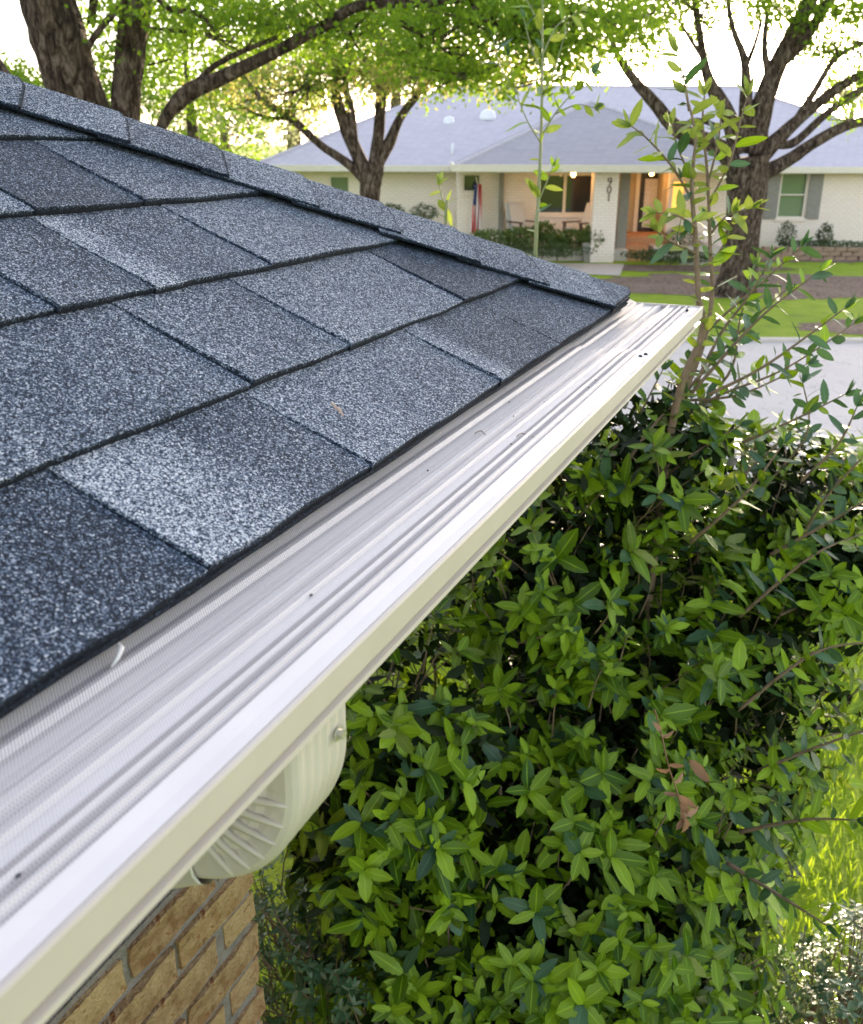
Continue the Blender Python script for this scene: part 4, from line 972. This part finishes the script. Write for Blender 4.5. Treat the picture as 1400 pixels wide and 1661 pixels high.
roof2.add(v+[(a,b,c-.13) for a,b,c in (v[0],v[1],v[5],v[4])], [(0,1,2),(0,2,3,4),(1,5,3,2),(0,6,7,1),(1,7,8,5),(4,9,6,0),(6,9,8,7)])
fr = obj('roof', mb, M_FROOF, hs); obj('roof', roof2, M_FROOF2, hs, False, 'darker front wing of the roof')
# ridge and hip trim rows
mb = HB()
def capline(mb, a, b, w_=.12): mb.tube([a, b], w_/2, 6)
capline(mb, (u0+hf,FE+hf,EZ2+.02+rise), (u1-hf,FE+hf,EZ2+.02+rise)); capline(mb, (u0,FE,EZ2+.03), (u0+hf,FE+hf,EZ2+.02+rise)); capline(mb, (u1,FE,EZ2+.03), (u1-hf,FE+hf,EZ2+.02+rise))
capline(mb, (W0,FW,EZW), (um,FW+hw,EZW+rz)); capline(mb, (W1,FW,EZW), (um,FW+hw,EZW+rz)); capline(mb, (um,FW+hw,EZW+rz), (um,33.5,EZW+rz)); obj('ridge_cap', mb, M_FROOF, fr)
# gutters and fascia of the far house
mb = HB(); mb.box((u0-.02, FE-.11, EZ2-.14), (W0-.02, FE-.005, EZ2+.03)); mb.box((W1+.02, FE-.11, EZ2-.14), (u1, FE-.005, EZ2+.03)); obj('eave_gutter', mb, M_CREAM, hs)
mb = HB(); mb.box((W0-.1, FW-.11, EZW-.14), (W1+.1, FW-.005, EZW+.03)); mb.box((W0-.1, FW, EZW-.14), (W0-.005, 29.3, EZW+.03)); mb.box((W1+.005, FW, EZW-.14), (W1+.1, 29.3, EZW+.03)); obj('eave_gutter', mb, M_CREAM, hs)
mb = HB(); mb.box((u0+.1, FE+.02, EZ2-.17), (u1-.1, 30.3, EZ2-.145)); mb.box((W0+.05, FW+.02, EZW-.16), (W1-.05, 29.4, EZW-.135)); obj('soffit', mb, M_CREAM, hs)
# walls
def wallbox(F, pa, pb, z0, z1, th=.2, holes=(), name='wall', m=M_WALL):
    mb = HB(); a, b = uu(pa, F), uu(pb, F); hs_ = sorted([(uu(x0, F), uu(x1, F), zz0, zz1) for x0, x1, zz0, zz1 in holes]); x = a
    for (h0, h1, zz0, zz1) in hs_:
        mb.box((x, F, z0), (h0, F+th, z1)); mb.box((h0, F, z0), (h1, F+th, zz0)); mb.box((h0, F, zz1), (h1, F+th, z1)); x = h1
    mb.box((x, F, z0), (b, F+th, z1)); return obj(name, mb, m, hs)
FM, FP, FR = 30.2, 28.0, 29.9
zt = EZ2-.17; ztp = EZW-.16
zA = zy(308, FM)
wallbox(FM, 432, 762, -.1, zt, holes=[(533, 566, .9, 2.02)])
wins = [(875, 912), (918, 957)]
zb_, zt_ = zy(347, FP), zy(281, FP)
wallbox(FP, 740, 1004, -.1, ztp, holes=[(748, 778, zy(312, FP), zy(281, FP)), (868, 962, zb_, zt_)])
wallbox(FP, 1082, 1180, -.1, ztp, holes=[(1086, 1110, zy(350, FP), zy(290, FP))])
mb = HB(); mb.box((uu(740,FP), FP+.2, -.1), (uu(740,FP)+.2, 30.2, ztp)); mb.box((uu(1180,FP)-.2, FP+.2, -.1), (uu(1180,FP), 30.0, ztp)); obj('wall', mb, M_WALL, hs)
zrb, zrt = zy(352, FR), zy(275, FR)
wallbox(FR, 1180, 1560, -.1, zt, holes=[(1262, 1307, zrb, zrt), (1470, 1510, zrb, zrt)])
mb = HB(); mb.box((uu(432,FM), FM+.2, -.1), (uu(432,FM)+.2, FE+dep-.7, zt)); mb.box((uu(1560,FR)-.2, FR+.2, -.1), (uu(1560,FR), FE+dep-.7, zt)); mb.box((uu(432,FM), FE+dep-.7, -.1), (uu(1560,FR), FE+dep-.5, zt)); obj('wall', mb, M_WALL, hs)
# windows
def window(F, pa, pb, z0, z1, glass, mull=(), sash=False, fm=M_CREAM, shut=None, dp=.09, lab=None):
    a, b = uu(pa, F), uu(pb, F); mb = HB(); t = .05
    mb.box((a, F+.03, z0), (a+t, F+dp+.03, z1)); mb.box((b-t, F+.03, z0), (b, F+dp+.03, z1)); mb.box((a+t, F+.03, z0), (b-t, F+dp+.03, z0+t)); mb.box((a+t, F+.03, z1-t), (b-t, F+dp+.03, z1))
    for q in mull: x = a+(b-a)*q; mb.box((x-.04, F+.035, z0+t), (x+.04, F+dp+.02, z1-t))
    if sash: mb.box((a+t, F+.04, (z0+z1)/2-.02), (b-t, F+dp+.02, (z0+z1)/2+.02))
    fo = obj('window', mb, fm, hs); 
    if lab: fo['label'] = lab
    mb = HB(); mb.box((a+.02, F+dp+.04, z0+.02), (b-.02, F+dp+.06, z1-.02)); obj('pane', mb, glass, fo)
    mb = HB(); mb.box((a-.06, F-.06, z0-.08), (b+.06, F+.03, z0-.002)); obj('sill', mb, M_WALL, fo)
    if shut:
        for (x0, x1) in ((a-shut, a-.02), (b+.02, b+shut)):
            mb = HB(); mb.box((x0, F-.045, z0-.02), (x1, F-.012, z1)); so_ = obj('shutter', mb, M_SHUT, hs)
            mb = HB(); k = 16
            for i in range(k): zz = z0+.04+(z1-z0-.1)*i/k; mb.box((x0+.05, F-.056, zz), (x1-.05, F-.0455, zz+.045))
            obj('louvre', mb, M_SHUT, so_)
    return fo
window(FM, 533, 566, .9, 2.02, M_GLASSG, sash=True, lab='pale green window half hidden by the forked tree')
window(FP, 748, 778, zy(312, FP), zy(281, FP), M_GLASS, lab='small dark window above the flag')
window(FP, 868, 962, zb_, zt_, M_GLASS, mull=(.49,), fm=M_CREAM, lab='wide dark porch window with pale mullion')
window(FR, 1262, 1307, zrb, zrt, M_GLASSG, sash=True, shut=.42, lab='green tinted window between grey shutters')
window(FR, 1470, 1510, zrb, zrt, M_GLASSG, sash=True, shut=.42)
# small inside things seen behind the dark porch window: pale curtains
mb = HB(); mb.box((uu(866,FP), 28.4, .2), (uu(966,FP), 28.45, ztp)); obj('room_back', mb, M_DARK, hs)
# entry recess with door
FD = 28.9
mb = HB(); mb.box((uu(1004,FP), FP+.2, -.1), (uu(1004,FP)+.12, FD, ztp)); mb.box((uu(1082,FP)-.12, FP+.2, -.1), (uu(1082,FP), FD, ztp))
mb.box((uu(1000,FD), FD, -.1), (uu(1033,FD), FD+.15, ztp)); mb.box((uu(1076,FD), FD, -.1), (uu(1090,FD), FD+.15, ztp)); obj('entry_wall', mb, M_TAN, hs)
door = HB(); z0d, z1d = zy(388, FD), zy(279, FD); a, b = uu(1036, FD), uu(1074, FD)
door.box((a, FD+.02, z0d), (a+.13, FD+.07, z1d)); door.box((b-.13, FD+.02, z0d), (b, FD+.07, z1d)); door.box((a+.13, FD+.02, z0d), (b-.13, FD+.07, z0d+.35)); door.box((a+.13, FD+.02, z1d-.16), (b-.13, FD+.07, z1d))
do = obj('door', door, M_DARK, hs); mb = HB(); mb.box((a+.11, FD+.035, z0d+.33), (b-.11, FD+.05, z1d-.14)); obj('pane', mb, M_FROST, do)
mb = HB(); mb.tube([(a+.05, FD-.02, 1.0), (a+.05, FD-.05, 1.05), (a+.05, FD-.05, 1.25), (a+.05, FD-.02, 1.3)], .012, 6); obj('handle', mb, M_BRASS, do)
mb = HB(); mb.box((a-.02, FD+.09, 0), (b+.02, FD+.12, z1d)); obj('door_backing', mb, M_DARK, do)
for px_ in (1029,): mb = HB(); mb.box((uu(px_,FD)-.02, FD-.05, z0d), (uu(px_,FD)+.10, FD-.003, z1d+.05)); obj('door_casing', mb, M_CREAM, hs)
window(FP, 1086, 1110, zy(350, FP), zy(290, FP), M_INT, lab='warm lit sidelight window right of the front door')
# pillars and porch
FPil = 25.95
mb = HB(); mb.box((uu(961,FPil), FPil, -.1), (uu(1000,FPil), FPil+.55, EZW-.16)); pil = obj('pillar', mb, M_WALL, hs)
mb = HB(); mb.box((uu(808,FP-.1), FP-.12, -.1), (uu(815,FP-.1), FP-.003, ztp)); obj('downspout', mb, M_SHUT, hs)
mb = HB(); mb.box((uu(1006,26.4), 26.7, -.1), (uu(1022,26.4), 27.0, EZW-.16)); obj('pillar', mb, M_SHUT, hs)
mb = HB(); mb.box((uu(820,FP), 26.3, -.1), (uu(1003,FP), FP-.005, .30)); mb.box((uu(1060,27), 26.6, -.1), (uu(1170,27), FP-.005, .34)); obj('porch_floor', mb, M_CONC, hs)
mb = HB(); mb.box((uu(1004,27.5), 27.25, -.1), (uu(1088,27.5), FD-.003, .55)); obj('landing', mb, M_STEP, hs)
for i, (Fa, h) in enumerate(((26.35, .18), (26.8, .36))):
    mb = HB(); mb.box((uu(1004,26.6), Fa, -.1), (uu(1059,26.6), 27.24 if i else 26.795, h)); obj('step', mb, M_STEP, hs)
# house number, figures fixed one above another on the pillar
for ch, py in (('9', 294), ('0', 307), ('1', 320)):
    fc = bpy.data.curves.new('house_number', 'FONT'); fc.body = ch; fc.size = .27; fc.extrude = .008; fc.align_x = 'CENTER'; fc.align_y = 'CENTER'; fc.materials.append(M_BRASS)
    tmp = bpy.data.objects.new('tmp', fc); me_ = bpy.data.meshes.new_from_object(tmp); bpy.data.objects.remove(tmp)
    o = bpy.data.objects.new('house_number', me_); COL.objects.link(o); p = H(uu(985, FPil), FPil-.012, zy(py, FPil)); o.parent = hs
    o.location = Vector(p)-LOC[hs.name]; o.rotation_euler = (math.radians(90), 0, YAW-math.pi/2)
# skylights and vent on the roof
def onroof(px, py):                                         # point on the main front slope
    for i in range(400):
        F = FE+hf*i/400; z = EZ2+.02+(F-FE)*pit
        if zy(py, F) <= z: return ux(px, F, z), F, z
for (px, py, r) in ((789, 190, .26), (726, 198, .17)):
    u, F, z = onroof(px, py); mb = HB(); mb.tube([(u, F, z-.1), (u, F, z+.06)], [r*1.15, r*1.05], 18); mb.ellipsoid((u, F, z+.05), (r, r, r*.75), 18, 8, half=True); obj('skylight_dome', mb, M_DOME, fr, True)
u, F, z = onroof(732, 250); mb = HB(); mb.tube([(u, F, z-.1), (u, F, z+.3)], .05, 8); obj('vent_pipe', mb, M_DOME, fr, True)
# flag on its angled pole
pf = H(uu(768, FP), FP-.35, zy(290, FP)); flag = thing('flag', 'striped red and white flag with blue canton hanging limp from the white wall', 'flag', pf)
mb = HB(); mb.tube([(uu(786,FP), FP-.01, 1.15), (uu(768,FP), FP-.55, zy(286, FP))], .014, 6); obj('pole', mb, M_CREAM, flag)
nx_, nz_ = 13, 26; ztop, zbot = zy(297, FP), zy(377, FP); vs = []; fs = []; ms = []
for j in range(nz_+1):
    q = j/nz_
    for i in range(nx_+1):
        t = i/nx_; wdt = .42*(.75+.35*q); cu = uu(771.5-3*q, FP)
        vs.append((cu+(t-.5)*wdt*.62+.02*math.sin(t*19+q*3), FP-.45+.09*math.sin(t*17+q*2)+.05*math.cos(q*5), ztop-(ztop-zbot)*q*(1-.12*abs(t-.35))))
for j in range(nz_):
    for i in range(nx_):
        fs.append((j*(nx_+1)+i, j*(nx_+1)+i+1, (j+1)*(nx_+1)+i+1, (j+1)*(nx_+1)+i)); ms.append(2 if (j < nz_*.40 and i < 7) else (0 if i % 2 == 0 else 1))
mb = HB(); b0 = len(mb.v)
for f_, m_ in zip(fs, ms): mb.f.append(f_); mb.m.append(m_)
mb.v = [tuple(H(*p)) for p in vs]; fl = obj('cloth', mb, [M_RED, M_FW, M_BLUE], flag, True)
mb = HB()                                                   # the stars of the canton, tiny
for j in range(1, 9, 2):
    for i in range(1, 6, 2):
        p = vs[j*(nx_+1)+i]; s_ = .016; c = (p[0], p[1]-.012, p[2])
        mb.add([(c[0]+s_*(1 if k % 2 == 0 else .42)*math.sin(k*math.pi/5), c[1], c[2]+s_*(1 if k % 2 == 0 else .42)*math.cos(k*math.pi/5)) for k in range(10)], [tuple(range(10))])
o = obj('star_field', mb, M_FW, fl); o['kind'] = 'stuff'
# porch chairs
def chair(px, F, face, label):
    u = uu(px, F); t = thing('porch_chair', label, 'chair', H(u, F, .30), 'two cushioned chairs on the porch'); c, s_ = math.cos(face), math.sin(face)
    def lm(): mb = MB(); mb.T = lambda x, y, z: H(u+x*c-y*s_, F+x*s_+y*c, .30+z); return mb
    for (x, y) in ((-.3,-.28),(.3,-.28),(-.3,.3),(.3,.3)): mb = lm(); mb.box((x-.03, y-.03, 0), (x+.03, y+.03, .62 if y < 0 else .45)); obj('leg', mb, M_CHAIRD, t)
    for x in (-.3, .3):
        mb = lm(); mb.box((x-.045, -.34, .621), (x+.045, .36, .655)); obj('arm', mb, M_CHAIRD, t)
    mb = lm(); mb.box((-.27, -.32, .36), (.27, .33, .40)); obj('seat', mb, M_CHAIRD, t)
    mb = lm(); mb.box((-.26, -.33, .401), (.26, .28, .50)); obj('cushion', mb, M_CHAIRW, t)
    for i in range(5):
        x = -.24+.12*i; mb = lm(); mb.add([(x-.05,.30,.40),(x+.05,.30,.40),(x+.05,.55,1.12),(x-.05,.55,1.12),(x-.05,.34,.40),(x+.05,.34,.40),(x+.05,.59,1.12),(x-.05,.59,1.12)], [(0,1,2,3),(7,6,5,4),(0,4,5,1),(1,5,6,2),(2,6,7,3),(3,7,4,0)]); obj('back_slat', mb, M_CHAIRW, t)
    mb = lm(); mb.add([(-.22,.24,.50),(.22,.24,.50),(.22,.46,1.08),(-.22,.46,1.08),(-.22,.29,.50),(.22,.29,.50),(.22,.52,1.08),(-.22,.52,1.08)], [(0,1,2,3),(7,6,5,4),(0,4,5,1),(1,5,6,2),(2,6,7,3),(3,7,4,0)]); obj('cushion', mb, M_CHAIRW, t)
chair(941, 27.0, -.9, 'pale cushioned porch chair turned sideways beside the square pillar')
chair(850, 27.1, .5, 'slat-backed porch chair left of the wide dark window')
# porch lamps (lit in the photograph)
def lantern(px, F, py, label, e):
    p = H(uu(px, F), F, zy(py, F)); t = thing('porch_lamp', label, 'lamp', p); mb = MB(); mb.ellipsoid(p, (.07,.07,.09), 10, 6); obj('bulb_globe', mb, M_LAMP, t, True)
    mb = MB(); mb.tube([p+np.array([0,0,.08]), p+np.array([0,0,.2])], .02, 6); obj('stem', mb, M_BRASS, t)
    ld = bpy.data.lights.new('lamp_light', 'POINT'); ld.energy = e; ld.color = (1, .50, .16); ld.shadow_soft_size = .08
    lo = bpy.data.objects.new('lamp_light', ld); COL.objects.link(lo); lo.parent = t; lo.location = (HF[0]*-.15, HF[1]*-.15, -.05)
lantern(926, 26.9, 281, 'glowing ceiling lamp under the porch roof over the chairs', 2.5)
lantern(1052, 27.9, 279, 'glowing entry lamp above the dark front door', 3)
# plants round the white house
def bush(px, py, F, rx, ry, label, m=M_HEDGE, name='shrub', cat='shrub', n=900, ls=.055, group=None, rF=None, z0=None):
    c = H(ux(px, F, 1), F, zy(py, F)); base = (c[0], c[1], 0.0 if z0 is None else z0); t = thing(name, label, cat, base, group)
    r = abs(HR)*rx*F/FPX+abs(HF)*(rF or rx*F/FPX)+UZ*ry*F/FPX
    v = nr.normal(size=(n,3)); v /= np.linalg.norm(v, axis=1, keepdims=True); v *= (nr.random((n,1))**.25)*(1+.15*np.sin(v[:,:1]*9))
    P = c+v*r; P[:,2] = np.maximum(P[:,2], .03); mass('foliage', P, v+nr.normal(size=(n,3))*.5, nr.normal(size=(n,3))+UZ, nr.uniform(.6,1.2,n)*ls, T_QUAD, m, t, 'stuff')
    mb = MB(); mb.tube([(base[0], base[1], base[2]-.02), (base[0], base[1], c[2])], .025, 5); obj('stem', mb, M_WOOD, t)
bush(1278, 380, 28.8, 10, 20, 'narrow dark clipped shrub under the shuttered window')
bush(1341, 381, 28.9, 9, 19, 'narrow dark clipped shrub right of the shuttered window')
bush(1104, 388, 27.3, 24, 18, 'rounded dark shrub right of the orange steps', n=1400)
bush(686, 345, 28.9, 16, 12, 'dark round shrub left of the flag'); bush(634, 342, 28.9, 14, 10, 'low dark shrub just right of the forked trunk')
M_FERN = leaf_mat('fern_leaf', (.07,.12,.03), (.14,.20,.05), (.2,.3,.05), rough=.5, vein=False)
for i, (px, py, F, rx, ry, lab) in enumerate([(800,384,26.6,28,9,'leafy border plants below the grey downspout'),(845,382,26.4,22,12,'fern in front of the left porch chair'),(880,376,26.5,14,14,'grassy plant before the wide window'),
        (925,383,26.4,22,9,'trailing plant at the foot of the right porch chair'),(961,383,26.2,15,15,'potted fern hanging against the white pillar'),(905,390,26.3,14,8,'small fern between the two porch chairs')]):
    bush(px, py, F, rx, ry, lab, M_FERN, 'border_plant', 'plant', 700, .09)
bush(880, 404, 25.3, 62, 8, 'low clipped hedge edging the walkway left of the pillar', n=3000, rF=.7)
bush(1090, 414, 25.0, 62, 7, 'low groundcover bed in front of the steps', n=3000, rF=.6)
bush(1365, 396, 28.4, 90, 5, 'dark creeping border along the right wall', n=3000, rF=.4)
# planter by the pillar
pb = H(uu(955, 26.2), 26.1, .0); pt_ = thing('plant_stand', 'small dark planter stand left of the white pillar', 'planter', pb); mb = MB(); mb.T = lambda x, y, z: tuple(pb+HR*x+HF*y+UZ*z)
mb.add([(-.10,-.1,0),(.10,-.1,0),(.10,.1,0),(-.10,.1,0),(-.15,-.14,.5),(.15,-.14,.5),(.15,.14,.5),(-.15,.14,.5)], [(0,3,2,1),(4,5,6,7),(0,1,5,4),(1,2,6,5),(2,3,7,6),(3,0,4,7)]); obj('pot', mb, M_SHUT, pt_)
# stone edging of the right bed: individual stones
ed = thing('stone_edging', 'brown stone edging along the planting bed at right', 'edging', H(uu(1370, 27.6), 26.6, 0)); SM_ = []
for k in range(4):
    mb = MB(); mb.box((-.155,-.10,-.055), (.155,.10,.055)); mb.v = [tuple(c*rnd.uniform(.82,1.08) for c in p) for p in mb.v]; me = bpy.data.meshes.new('stone'); me.from_pydata(mb.v, [], mb.f); me.materials.append(M_STONE); SM_.append(me)
for r_ in range(3):
    for i in range(26):
        o = bpy.data.objects.new('stone', rnd.choice(SM_)); COL.objects.link(o); o.parent = ed; p = H(ux(1225, 26.6, 0)+.32*i+.16*r_, 26.6+.03*r_+rnd.uniform(-.03,.03), .06+.115*r_)
        o.location = Vector(p)-LOC[ed.name]; o.rotation_euler = (rnd.uniform(-.04,.04), rnd.uniform(-.04,.04), YAW-math.pi/2+rnd.uniform(-.1,.1))
mb = HB(); mb.box((ux(1100,25.6,0), 25.5, -.02), (ux(1172,25.6,0), 25.62, .10)); o = tag(obj('bed_border', mb, M_CONC), 'pale border strip at the front of the bed by the steps', 'border')
# ------------------------------------------------------------------ litter on the roof and gutter
def rp(px, py, n=.010):
    v = ray(px, py); nn = np.array([0, -SA, CA]); t = (n-((CAM-np.array([0,0,EZ]))@nn))/(v@nn); return CAM+v*t
a = rp(543, 661, .0105); b = rp(557, 674, .0105)
mb = MB(); mb.tube([a, (a+b)/2+np.array([0,0,.003]), b], [.0012,.0022,.0008], 5); mb.tube([a+np.array([.003,0,0]), a+np.array([.004,.006,.004])], .0012, 4)
tag(obj('seed_husk', mb, mat('husk', (.50,.36,.27), .8)), 'tiny tan seed husk lying on the grey shingle', 'husk')
def gp(px, py): return onz(px, py, EZ-.0015)
for pts, lab in (([(770,703),(780,700),(788,706)], 'thin curved dark twig lying on the gutter guard'), ([(838,708),(846,704),(858,708)], 'hair-thin twig on the outer ribs of the gutter guard')):
    mb = MB(); mb.tube(smooth([gp(*p)+np.array([0,0,.001*(i == 1)]) for i, p in enumerate(pts)], 6), .0006, 4); tag(obj('twig', mb, M_WOOD), lab, 'twig')
spots = [(694,763),(826,652),(764,804),(833,675),(829,720),(865,709),(883,652),(505,965),(30,1420),(966,616),(955,628)]
for i, (px, py) in enumerate(spots):
    p = gp(px, py); mb = MB(); mb.ellipsoid(p, (.0022,.0012,.0008), 6, 4)
    tag(obj('dirt_speck', mb, M_BLACK), 'small dark speck of dirt on the gutter guard', 'debris', 'dark specks scattered on the gutter guard')
